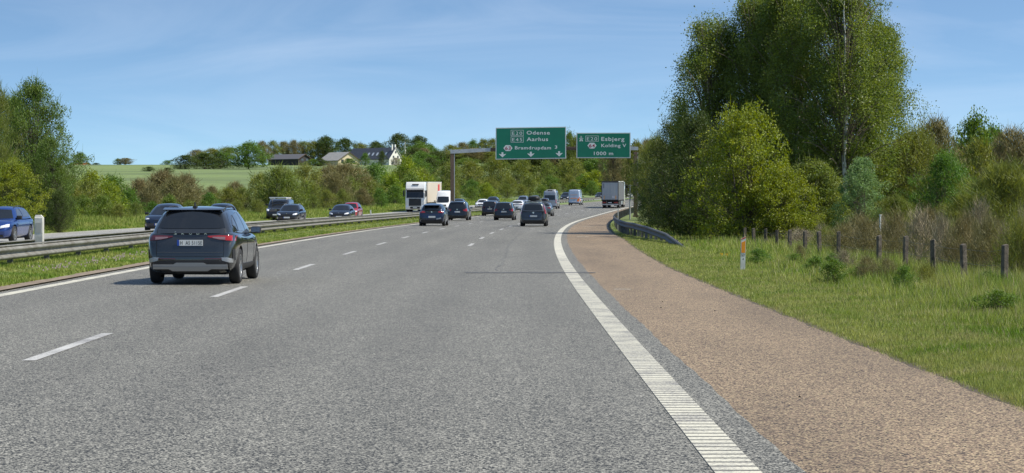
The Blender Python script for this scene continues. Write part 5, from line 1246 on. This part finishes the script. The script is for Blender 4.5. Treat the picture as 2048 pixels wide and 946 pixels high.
# --- the tall birch group at right (three crowns on white stems)
def birch(name, px, Y, top, R, seed, label, ncl, base, lean=0):
    rs = np.random.default_rng(seed); X = px2x(px, Y); g = gz(X, Y); H = row2z(top, Y) - g
    r = empty(name, (X, Y, g)); tag(r, label, 'tree')
    t = np.linspace(0, 1, 12)[:, None]; P = np.array([0, 0, -.4]) + np.array([lean, 0, H * .90 + .4]) * t; P[1:-1, :2] += np.cumsum(rs.normal(size=(10, 2)) * .13, 0)
    paths = [(P, .16 * (1 - t[:, 0] * .88))]
    h = rs.uniform(0, 1, ncl) ** .85; th = rs.uniform(0, 2 * PI, ncl); ph = rs.uniform(0, 6, 3)
    prof = np.clip(np.sin(PI * (h * .80 + .16)), .1, 1) ** .75
    rr = R * prof * (1 + .22 * np.sin(3 * th + ph[0] + 6 * h) + .16 * np.sin(5 * th + ph[1] - 9 * h) + .10 * np.sin(9 * th + 14 * h)) * rs.uniform(.06, 1, ncl) ** .5
    C = np.stack([rr * np.cos(th) + lean * h, rr * np.sin(th), base + (H - base) * h], 1)
    for i in range(int(ncl * .34)):
        c = C[i]; f = max(.08, min(.9, (c[2] / H) * rs.uniform(.6, .9))) * 11; j = int(f); b0 = P[j] + (P[min(11, j + 1)] - P[j]) * (f - j)
        mid = (b0 + c) / 2 + np.array([0, 0, .09 * H * rs.uniform(.3, 1)]); q = np.linspace(0, 1, 6)[:, None]
        paths.append(((1 - q) ** 2 * b0 + 2 * q * (1 - q) * mid + q ** 2 * c, .045 * (1 - q[:, 0] * .85)))
    V, Fc = tubes(paths[:1], 9); np_mesh('trunk', V, Fc, B_birch, r, smooth=True).location.y = -R * .45
    V, Fc = tubes(paths[1:], 5); np_mesh('limbs', V, Fc, B_grey, r).location.y = -R * .3
    k = 210; C = C[np.sin(C[:, 0] * 1.9 + C[:, 2] * 1.1) * np.sin(C[:, 2] * 1.7 - C[:, 1] * 1.3 + seed) > -.80]; ncl = len(C); L_ = np.repeat(C, k, 0); g3 = rs.normal(size=L_.shape) * np.array([.26, .26, .24]); L_ = L_ + g3 * np.repeat(rs.uniform(.6, 1.4, ncl), k)[:, None]
    L_[:, 2] -= rs.uniform(0, 1, len(L_)) ** 1.6 * .75          # hanging twigs
    L_ = L_[L_[:, 2] > .6]
    v, f = leaves(L_, .088, .75, .6, rs, .1)
    n = ncl * 5; c = np.repeat(C, 5, 0) + rs.normal(size=(n, 3)) * .25; d = np.stack([rs.normal(size=n) * .25, rs.normal(size=n) * .25, -rs.uniform(.4, 1.1, n)], 1); wv = np.cross(d, rs.normal(size=(n, 3))); wv /= np.linalg.norm(wv, axis=1)[:, None]; wv *= .008
    tv = np.stack([c - wv, c + wv, c + d + wv * .3, c + d - wv * .3], 1).reshape(-1, 3)
    np_mesh('crown', np.concatenate([v, tv]), np.concatenate([f, np.arange(n * 4).reshape(n, 4) + len(v)]), LM['birch'], r)
    return r
birch('birch_tree', 1680, 104, -75, 3.05, 5, 'tallest birch, its white stem showing above the yellow-green shrubs at right', 600, 1.7)
birch('birch_tree', 1590, 108, -50, 2.9, 6, 'dense dark birch forming the middle of the tall tree group at right', 560, 1.2, lean=-.1)
birch('birch_tree', 1525, 111, -8, 2.7, 12, 'birch with a shaded crown between the left-leaning birch and the dense dark one', 420, 1.6, lean=-.2)
birch('birch_tree', 1455, 112, 38, 2.9, 8, 'left-leaning birch whose crown spreads towards the smaller green sign', 400, 2.2, lean=-.7)
birch('birch_tree', 1755, 110, 45, 2.0, 9, 'loose light-green birch at the right edge of the tall tree group', 250, 1.8, lean=.1)

# --- shrubs under and beside the birches
plant_px('maple', 'shrub', 1487, 94, 232, 205, 'tall yellow-green shrub directly behind the marker post with the orange reflector', 'shrub', var=0)
plant_px('maple', 'shrub', 1625, 97, 330, 190, 'yellow-olive shrub under the tallest birch', 'shrub', var=1)
plant_px('maple', 'shrub', 1560, 93, 345, 150, 'bright yellow-green shrub low between the marker post and the birch stems', 'shrub', var=0)
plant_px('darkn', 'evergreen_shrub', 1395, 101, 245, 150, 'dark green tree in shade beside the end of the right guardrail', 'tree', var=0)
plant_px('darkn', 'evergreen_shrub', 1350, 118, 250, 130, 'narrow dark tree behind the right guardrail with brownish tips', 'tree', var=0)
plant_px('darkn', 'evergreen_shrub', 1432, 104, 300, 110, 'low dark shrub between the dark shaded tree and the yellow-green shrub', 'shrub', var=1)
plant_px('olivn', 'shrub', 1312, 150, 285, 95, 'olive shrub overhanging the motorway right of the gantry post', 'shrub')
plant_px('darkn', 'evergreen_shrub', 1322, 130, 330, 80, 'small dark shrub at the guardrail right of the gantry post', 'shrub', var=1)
plant_px('palen', 'shrub', 1722, 90, 320, 95, 'pale fresh-green shrub standing out beside the birch stems', 'shrub')
plant_px('olivn', 'shrub', 1830, 105, 275, 190, 'olive-brown leafy tree right of the birch group', 'tree')
plant_px('greenn', 'shrub', 1890, 92, 315, 130, 'bright green tree behind the middle of the wire fence', 'tree')
plant_px('olivn', 'shrub', 1790, 88, 400, 120, 'low olive shrub behind the thin white pole', 'shrub')
plant_px('greybush', 'shrub', 2010, 72, 345, 200, 'grey-olive twiggy shrub behind the nearest fence post at right', 'shrub')
plant_px('greybush', 'shrub', 1935, 84, 400, 140, 'brownish twiggy shrub between the bright green tree and the right edge', 'shrub')
plant_px('bare', 'tree', 1870, 150, 252, 110, 'bare grey-brown tree on the skyline right of the birches', 'tree', var=0)
plant_px('round', 'tree', 1945, 165, 245, 100, 'round green tree standing highest on the right skyline', 'tree', var=0)
plant_px('round', 'tree', 1985, 185, 262, 90, 'second round green tree on the skyline near the right edge', 'tree', var=1)
plant_px('bare', 'tree', 2025, 140, 272, 130, 'brown bare-twigged tree at the right edge of the picture', 'tree', var=1)
plant_px('thin', 'tree', 1958, 120, 290, 80, 'slender young birch-like tree in front of the round green tree', 'tree')
for i, px in enumerate((1790, 1830, 1900, 1965, 2040, 2075)):
    plant_px(('olive', 'brown', 'olive')[i % 3], 'shrub', px, 112 + 5 * i, 372 + 10 * (i % 3), 110, 'olive-brown undergrowth shrub filling the gap behind the wire fence', 'shrub', 'undergrowth behind the fence')
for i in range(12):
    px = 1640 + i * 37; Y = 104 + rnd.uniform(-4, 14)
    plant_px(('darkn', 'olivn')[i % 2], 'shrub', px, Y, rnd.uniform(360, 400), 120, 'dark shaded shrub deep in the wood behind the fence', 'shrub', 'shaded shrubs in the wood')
for i, px in enumerate(range(1330, 2110, 52)):
    plant_px(('roundd', 'roundo', 'round')[i % 3], 'tree', px, 190 + 12 * (i % 4), rnd.uniform(290, 320), 120, 'tree in the mass of the wood behind the right roadside shrubs', 'tree', 'trees in the wood at right')
# bare brambles along the fence
k = 0
for px, Y, top, wd in ((1600, 84, 470, 60), (1650, 76, 462, 70), (1690, 70, 455, 80), (1735, 66, 448, 90), (1790, 64, 440, 80), (1840, 60, 440, 85), (1885, 58, 450, 60), (1925, 54, 452, 80), (1975, 51, 455, 90), (2035, 48, 450, 110), (1560, 92, 468, 50), (2090, 50, 440, 100), (1715, 80, 440, 80), (1860, 74, 430, 80), (1960, 66, 425, 80)):
    plant_px('twiggy', 'bramble', px, Y, top, wd, 'leafless tangled bramble growing along the fence posts', 'shrub', 'brambles along the fence'); k += 1
for q in range(30):
    px = 1560 + q * 17.5; Y = 92 - (px - 1560) / 480 * 44 + rnd.uniform(-1.5, 9)
    plant_px('twiggy', 'bramble', px + rnd.uniform(-8, 8), Y, rnd.uniform(442, 474), rnd.uniform(40, 80), 'olive-brown tangled scrub growing round the fence posts', 'shrub', 'scrub round the fence posts')
for px, Y, top, wd in ((1600, 60, 520, 26), (1775, 46, 535, 60), (1735, 47, 540, 60), (1690, 52, 532, 60), (1850, 43, 545, 60)):
    plant_px('twiggy', 'dry_weed', px, Y, top, wd, 'small dry brown weed clump standing up from the grass right of the shoulder', 'weed', 'dry weeds in the right verge')

for q in range(16):
    Y = rnd.uniform(26, 62); e = rnd.uniform(2.6, 6.5); X = Xe(Y) + shoulder(Y) + e
    plant('greenb', 'leafy_weed', X, Y, rnd.uniform(.35, .6), rnd.uniform(.25, .45), 'leafy green weed standing above the verge grass', 'weed', 'leafy weeds in the right verge', sub='stem')
# --- left edge trees
plant_px('olivn', 'tree', -22, 118, 165, 110, 'yellow-brown tree cut off by the left edge of the picture', 'tree')
plant_px('broad', 'tree', 68, 128, 178, 150, 'tall green tree with visible limbs near the left edge', 'tree')
plant_px('broad', 'tree', 102, 122, 285, 100, 'lower green half-crowned tree in front of the tall left tree', 'tree')
plant_px('maple', 'tree', 20, 108, 330, 130, 'yellow-green shrub above the bright blue car at the left edge', 'shrub', var=0)
plant_px('darkn', 'tree', 118, 115, 385, 70, 'dark green shrub at the foot of the tall left tree', 'shrub', var=1)
plant_px('broad', 'tree', 22, 135, 205, 130, 'green tree filling the gap left of the tall left tree', 'tree')

# --- bank of shrubs behind the opposite carriageway
tab_top = [(-60, 345), (0, 350), (130, 352), (190, 345), (240, 360), (300, 362), (350, 352), (400, 372), (470, 372), (530, 352), (570, 343), (620, 342), (680, 339), (740, 338), (800, 340), (850, 335), (900, 330), (960, 322), (1050, 322), (1150, 318), (1250, 312), (1330, 300)]
kinds = ['olive', 'brown', 'greenb', 'olive', 'limeb', 'greenb', 'olive', 'olive']
names = {'olive': 'olive-green shrub in the bank along the far carriageway', 'brown': 'brown budding shrub in the bank along the far carriageway', 'greenb': 'fresh green shrub in the bank along the far carriageway', 'limeb': 'yellow-green shrub in the bank along the far carriageway', 'darkb': 'dark green shrub on the bank along the far carriageway', 'roundd': 'dark green tree on the bank beyond the far carriageway', 'round': 'green tree on the bank beyond the far carriageway', 'roundo': 'olive tree on the bank beyond the far carriageway', 'bare': 'bare brown tree on the bank beyond the far carriageway', 'blossom': 'pale blossoming shrub on the bank beyond the far carriageway', 'thin': 'thin tree on the bank'}
def bankshrub(kind, px, Y, top, wpx):
    plant_px(kind, 'tree' if kind in ('roundd', 'round', 'roundo', 'bare') else 'shrub', px, Y, top, wpx, names[kind], 'tree' if kind in ('roundd', 'round', 'roundo', 'bare') else 'shrub', {'t': 'trees', 's': 'shrubs'}['t' if kind in ('roundd', 'round', 'roundo', 'bare') else 's'] + ' of this colour on the far bank: ' + kind.replace('greenb', 'green').replace('limeb', 'lime').replace('darkb', 'dark').replace('roundd', 'dark').replace('roundo', 'olive').replace('bare', 'leafless'))
random.seed(3)
for layer, (off, fr, step) in enumerate(((-32.5, .50, 36), (-37, .78, 40), (-44, 1.0, 46))):
    px = -40
    while px < 1330:
        Y = Y_at(px, off - rnd.uniform(0, 2.5)); base = HOR + (CAM_H - gz(px2x(px, Y), Y)) / Y * F
        T = lerp_tab(tab_top, px) + rnd.uniform(-6, 8); top = base - (base - T) * fr * rnd.uniform(.88, 1.08) if layer < 2 else T
        if px > 820 and layer < 2: top = base - (base - T) * fr * .72
        wpx = max(34, (base - top) * rnd.uniform(.95, 1.35))
        kd = kinds[rnd.randrange(len(kinds))]
        if px > 820 and kd == 'limeb': kd = 'greenb'
        if 230 < px < 480 and layer == 2: kd = 'brown'
        bankshrub(kd, px, Y, top, min(wpx, 120)); px += step * rnd.uniform(.75, 1.2)
# accents the photo shows clearly
plant_px('limeb', 'shrub', 812, Y_at(812, -40), 322, 85, 'bright yellow-green shrub behind the white lorry', 'shrub', var=0)
plant_px('limeb', 'shrub', 783, Y_at(783, -38), 352, 60, 'smaller yellow-green shrub just left of the white lorry', 'shrub', var=1)
plant_px('limeb', 'shrub', 972, Y_at(972, -34), 368, 44, 'bright lime shrub above the low white car', 'shrub', var=2)
plant_px('limeb', 'shrub', 1190, Y_at(1190, -36), 345, 80, 'yellow-green shrub left of the curtain-sided lorry', 'shrub', var=1)
plant_px('blossom', 'shrub', 1022, Y_at(1022, -50), 352, 34, 'pale blossoming shrub on the bank above the white crossover', 'shrub')
plant_px('olive', 'shrub', 560, Y_at(560, -34), 338, 110, 'large rounded olive shrub above the black van with the ladder rack', 'shrub', var=0)
plant_px('bare', 'tree', 690, Y_at(690, -42), 334, 100, 'spreading leafless shrub in front of the cream-walled bungalow', 'shrub', var=0)
# middle bank rising behind
for i in range(46):
    px = 820 + i * 11.2 + rnd.uniform(-6, 6); off = (-58, -78, -100)[i % 3]; Y = min(Y_at(px, off), 640)
    T = (352, 325, 303)[i % 3] + rnd.uniform(-8, 8) - (10 if px > 1150 else 0)
    kd = ['roundd', 'round', 'roundo', 'bare', 'roundd', 'round', 'roundd'][rnd.randrange(7)]
    bankshrub(kd, px, Y, T, rnd.uniform(42, 66))
for px in range(1230, 1400, 22): bankshrub(('roundo', 'bare', 'roundd')[px // 22 % 3], px, 480 + rnd.uniform(-40, 40), 290 + rnd.uniform(-6, 8), 55)
for px in range(1215, 1420, 26): bankshrub('olive', px, 600, 375, 50)
# --- hilltop: hedge, round tree, row of bare trees, trees round the farm
hill = [('darkb', 372, 780, 312, 62, 'dark green hedge-like bush at the left end of the hilltop thicket'), ('darkb', 408, 790, 308, 66, 'dark green bush in the middle of the hilltop thicket'), ('darkb', 440, 800, 306, 50, 'dark bush left of the round green tree on the hilltop'),
        ('roundo', 425, 830, 300, 60, 'olive tree rising behind the dark hilltop bushes'), ('roundo', 455, 830, 296, 50, 'second olive tree rising behind the dark hilltop bushes'), ('round', 496, 780, 288, 78, 'large round green tree standing in the hilltop field'), ('bare', 395, 860, 302, 40, 'faint bare tree behind the dark hilltop bushes'),
        ('bare', 525, 900, 286, 34, 'leftmost of the tall bare trees on the hilltop'), ('thin', 546, 1000, 284, 30, 'tall thin brown tree right of the round green tree'), ('bare', 568, 1010, 286, 34, 'bare tree above the dark timber barn'), ('bare', 588, 1010, 284, 34, 'bare tree with spreading twigs behind the dark timber barn'),
        ('thin', 607, 1015, 285, 36, 'olive thin tree behind the right end of the dark barn'), ('roundo', 628, 1010, 284, 46, 'olive tree between barn and bungalow'), ('roundd', 652, 1010, 276, 50, 'dark green tree above the bungalow'), ('roundd', 690, 1040, 280, 46, 'dark tree behind the roof of the bungalow'), ('bare', 650, 1040, 290, 34, 'bare tree before the dark trees above the bungalow'),
        ('roundo', 720, 1050, 288, 44, 'autumn-tinged olive tree left of the farmhouse roof'), ('roundd', 752, 1060, 286, 44, 'dark tree just above the farmhouse roof'), ('roundd', 797, 1070, 271, 58, 'highest dark tree behind the white farmhouse gable'), ('roundd', 838, 1040, 275, 50, 'dark spreading tree right of the farmhouse'), ('round', 838, 960, 288, 52, 'bright green tree right of the flagpole'), ('round', 862, 990, 292, 36, 'smaller green tree right of the flagpole'),
        ('greenb', 730, 930, 308, 24, 'small round green tree in the lawn before the farmhouse'), ('darkb', 764, 930, 304, 20, 'dark green tree covering the left part of the white gable'), ('blossom', 792, 940, 316, 24, 'pale blossoming bush before the white gable'), ('greenb', 700, 930, 318, 40, 'low green hedge before the bungalow'), ('greenb', 628, 920, 319, 44, 'low green hedge before the dark barn'), ('darkb', 640, 920, 318, 36, 'dark low hedge between barn and bungalow'),
        ('thin', 900, 900, 292, 36, 'thin olive tree left of the large sign on the skyline'), ('bare', 925, 900, 288, 36, 'bare tree on the skyline left of the large sign'), ('round', 945, 930, 284, 34, 'pale green tree on the skyline left of the large sign'), ('roundo', 968, 900, 282, 40, 'olive tree on the skyline beside the large sign edge'), ('thin', 985, 900, 280, 30, 'thin tree just left of the large sign edge'),
        ('round', 160, 1050, 307, 34, 'small round tree on the skyline beside the tiny red-roofed house'), ('darkb', 192, 1050, 326, 20, 'dark low bush right of the tiny red-roofed house'), ('greenb', 236, 1050, 318, 20, 'green bush on the skyline above the shrubs'), ('bare', 252, 1050, 317, 30, 'bare bush next to the green one on the skyline'), ('greenb', 335, 1050, 321, 26, 'pale green bush alone on the field skyline'), ('darkb', 298, 700, 334, 30, 'dark bush in the field'), ('darkb', 335, 650, 336, 26, 'second dark bush in the field left of the hilltop thicket'), ('round', 1140, 640, 268, 34, 'green tree top seen in the gap between the two green signs'), ('roundo', 1150, 600, 278, 34, 'olive tree in the gap between the two green signs')]
for kd, px, Y, top, wpx, lb in hill:
    plant_px(kd, 'tree' if kd in ('round', 'roundd', 'roundo', 'bare', 'thin') else 'shrub', px, Y, top, wpx, lb, 'tree' if kd in ('round', 'roundd', 'roundo', 'bare', 'thin') else 'shrub')
for px in list(range(830, 1240, 17)):
    bankshrub(('roundo', 'bare', 'roundd')[px % 3], px, 760 + rnd.uniform(-40, 60), 303 + rnd.uniform(-6, 6), 44)

# ---------------------------------------------------------------- grass
def grass(name, label, n, sampler, m, seed):
    rs = np.random.default_rng(seed); X, Y, H_, Wd, Z = sampler(rs, n); n = len(X)
    th = rs.uniform(0, 2 * PI, n); ln = rs.uniform(.1, .7, n) * H_; la = rs.uniform(0, 2 * PI, n)
    b = np.stack([np.cos(th) * Wd, np.sin(th) * Wd, np.zeros(n)], 1); base = np.stack([X, Y, Z - .02], 1)
    tip = base + np.stack([np.cos(la) * ln, np.sin(la) * ln, H_], 1)
    V = np.stack([base - b, base + b, tip], 1).reshape(-1, 3)
    o = np_mesh(name, V, np.arange(n * 3).reshape(n, 3), m); tag(o, label, 'grass', kind='stuff'); return o
GM = mat('grass_blades', (.125, .215, .026), .6, var=(.32, .34, .10), vscale=.55, vdet=6, trans=.3, island=.4, spec=.3)
GMd = mat('dry_grass_blades', (.36, .31, .18), .8, var=(.26, .25, .11), vscale=2, island=.3, trans=.2)
XeV = np.vectorize(Xe); shV = np.vectorize(shoulder); rzV = np.vectorize(rz)
_e = [(0, -.03), (.25, .0), (1.6, .0), (3.4, -.14), (6, -.34), (9, -.55), (20, -.75), (60, .6)]
def right(rs, n):
    u = rs.uniform(0, 1, n); Y = 15.5 / (1 - u * (1 - 15.5 / 165)); e = rs.uniform(0, 1, n) ** .9 * np.minimum(13, 2.0 + Y * .14)
    X = XeV(Y) + shV(Y) + e + .06 + rs.normal(size=n) * .05
    Z = rzV(Y) + np.interp(e, [a for a, _ in _e], [b for _, b in _e])
    cl = np.sin(X * 2.1 + 1.3 * np.sin(Y * .9)) * np.sin(Y * 1.3 + X) * .5 + .5
    H_ = np.interp(e, [0, .4, 1.6, 3, 5, 9], [.05, .07, .10, .24, .46, .60]) * rs.uniform(.5, 1.25, n) * (.7 + .6 * cl)
    return X, Y, H_, .0035 + Y * .00022, Z
grass('verge_grass', 'long green grass growing on the verge right of the hard shoulder', 420000, right, GM, 1)
def right_mown(rs, n):
    u = rs.uniform(0, 1, n); Y = 15.5 / (1 - u * (1 - 15.5 / 110)); e = rs.uniform(0, 1, n) * 2.2
    X = XeV(Y) + shV(Y) + e + .03 + rs.normal(size=n) * .04; Z = rzV(Y) + np.interp(e, [a for a, _ in _e], [b for _, b in _e])
    return X, Y, np.interp(e, [0, 2.2], [.07, .11]) * rs.uniform(.5, 1.3, n), .002 + Y * .00016, Z
grass('mown_grass', 'short yellowish mown grass along the edge of the hard shoulder', 170000, right_mown, mat('mown_blades', (.19, .25, .05), .65, var=(.34, .33, .13), vscale=1.5, vdet=5, trans=.3, island=.4, spec=.3), 7)
def right_dry(rs, n):
    X, Y, H_, Wd, Z = right(rs, n); return X, Y, H_ * 1.25, Wd * .8, Z
grass('dry_grass', 'dry straw-coloured grass stems among the green grass at right', 26000, right_dry, GMd, 2)
llV = np.vectorize(left_line)
def med(rs, n):
    u = rs.uniform(0, 1, n); Y = 34 / (1 - u * (1 - 34 / 260)); e = rs.uniform(.75, 4.9, n)
    X = XeV(Y) + llV(Y) - e; Z = rzV(Y) + np.interp(e, [.35, .5, 2.55, 3.75, 5.3], [.0, .03, .16, .16, .03])
    return X, Y, (.07 + .05 * (e > 2.0)) * rs.uniform(.4, 1.3, n), .004 + Y * .00022, Z
grass('median_grass', 'short green grass growing under the guardrails in the median', 130000, med, GM, 3)
def far(rs, n):
    u = rs.uniform(0, 1, n); Y = 80 / (1 - u * (1 - 80 / 420)); e = rs.uniform(0, 1, n) ** 1.2 * 8
    X = XeV(Y) - 27.45 - e; Z = rzV(Y) + np.interp(e, [0, 1.5, 4.5, 8], [.02, .03, .13, .2])
    return X, Y, np.interp(e, [0, 1, 5], [.12, .25, .55]) * rs.uniform(.4, 1.3, n), .006 + Y * .00022, Z
grass('far_verge_grass', 'green grass strip along the outer edge of the far carriageway', 110000, far, GM, 4)
# small flowers
def flowers(name, label, m, pts, r):
    mb = MB()
    for X, Y, z in pts:
        for a in (0, PI / 2):
            c, s = math.cos(a) * r, math.sin(a) * r
            mb.add([(X - c, Y - s, z - r), (X + c, Y + s, z - r), (X + c, Y + s, z + r), (X - c, Y - s, z + r)], [(0, 1, 2, 3)])
    o = mb.build(name, m, fix=False); tag(o, label, 'flowers', kind='stuff')
pts = []
for _ in range(220):
    Y = rnd.uniform(48, 75); e = rnd.uniform(1.0, 2.4); X = Xe(Y) + left_line(Y) - e
    pts.append((X, Y, rnd.uniform(.12, .2)))
flowers('daisies', 'tiny pale flowers scattered in the median grass', mat('petal_white', (.55, .45, .42), .7), pts, .018)
flowers('dandelions', 'yellow dandelions in the verge grass near the guardrail end', mat('petal_yellow', (.75, .48, .02), .6), [(px2x(px, Y), Y, row2z(row, Y)) for px, row, Y in ((1443, 509, 66), (1453, 510, 66), (1458, 508, 68), (1236, 434, 130))], .045)
# loose grit on the shoulder
mb = MB()
for px, Y in ((1300, 60), (1325, 36), (1322, 34), (1430, 33), (1250, 70), (1600, 18.5)):
    X = px2x(px, Y); r = .014; mb.add([(X - r, Y, 0), (X + r, Y - r, 0), (X + r * .6, Y + r, 0), (X, Y, r * 1.2)], [(0, 1, 3), (1, 2, 3), (2, 0, 3)])
tag(mb.build('loose_gravel', mat('dark_grit', (.05, .04, .035), .9), fix=False), 'few loose dark stones lying on the hard shoulder', 'gravel', kind='stuff')
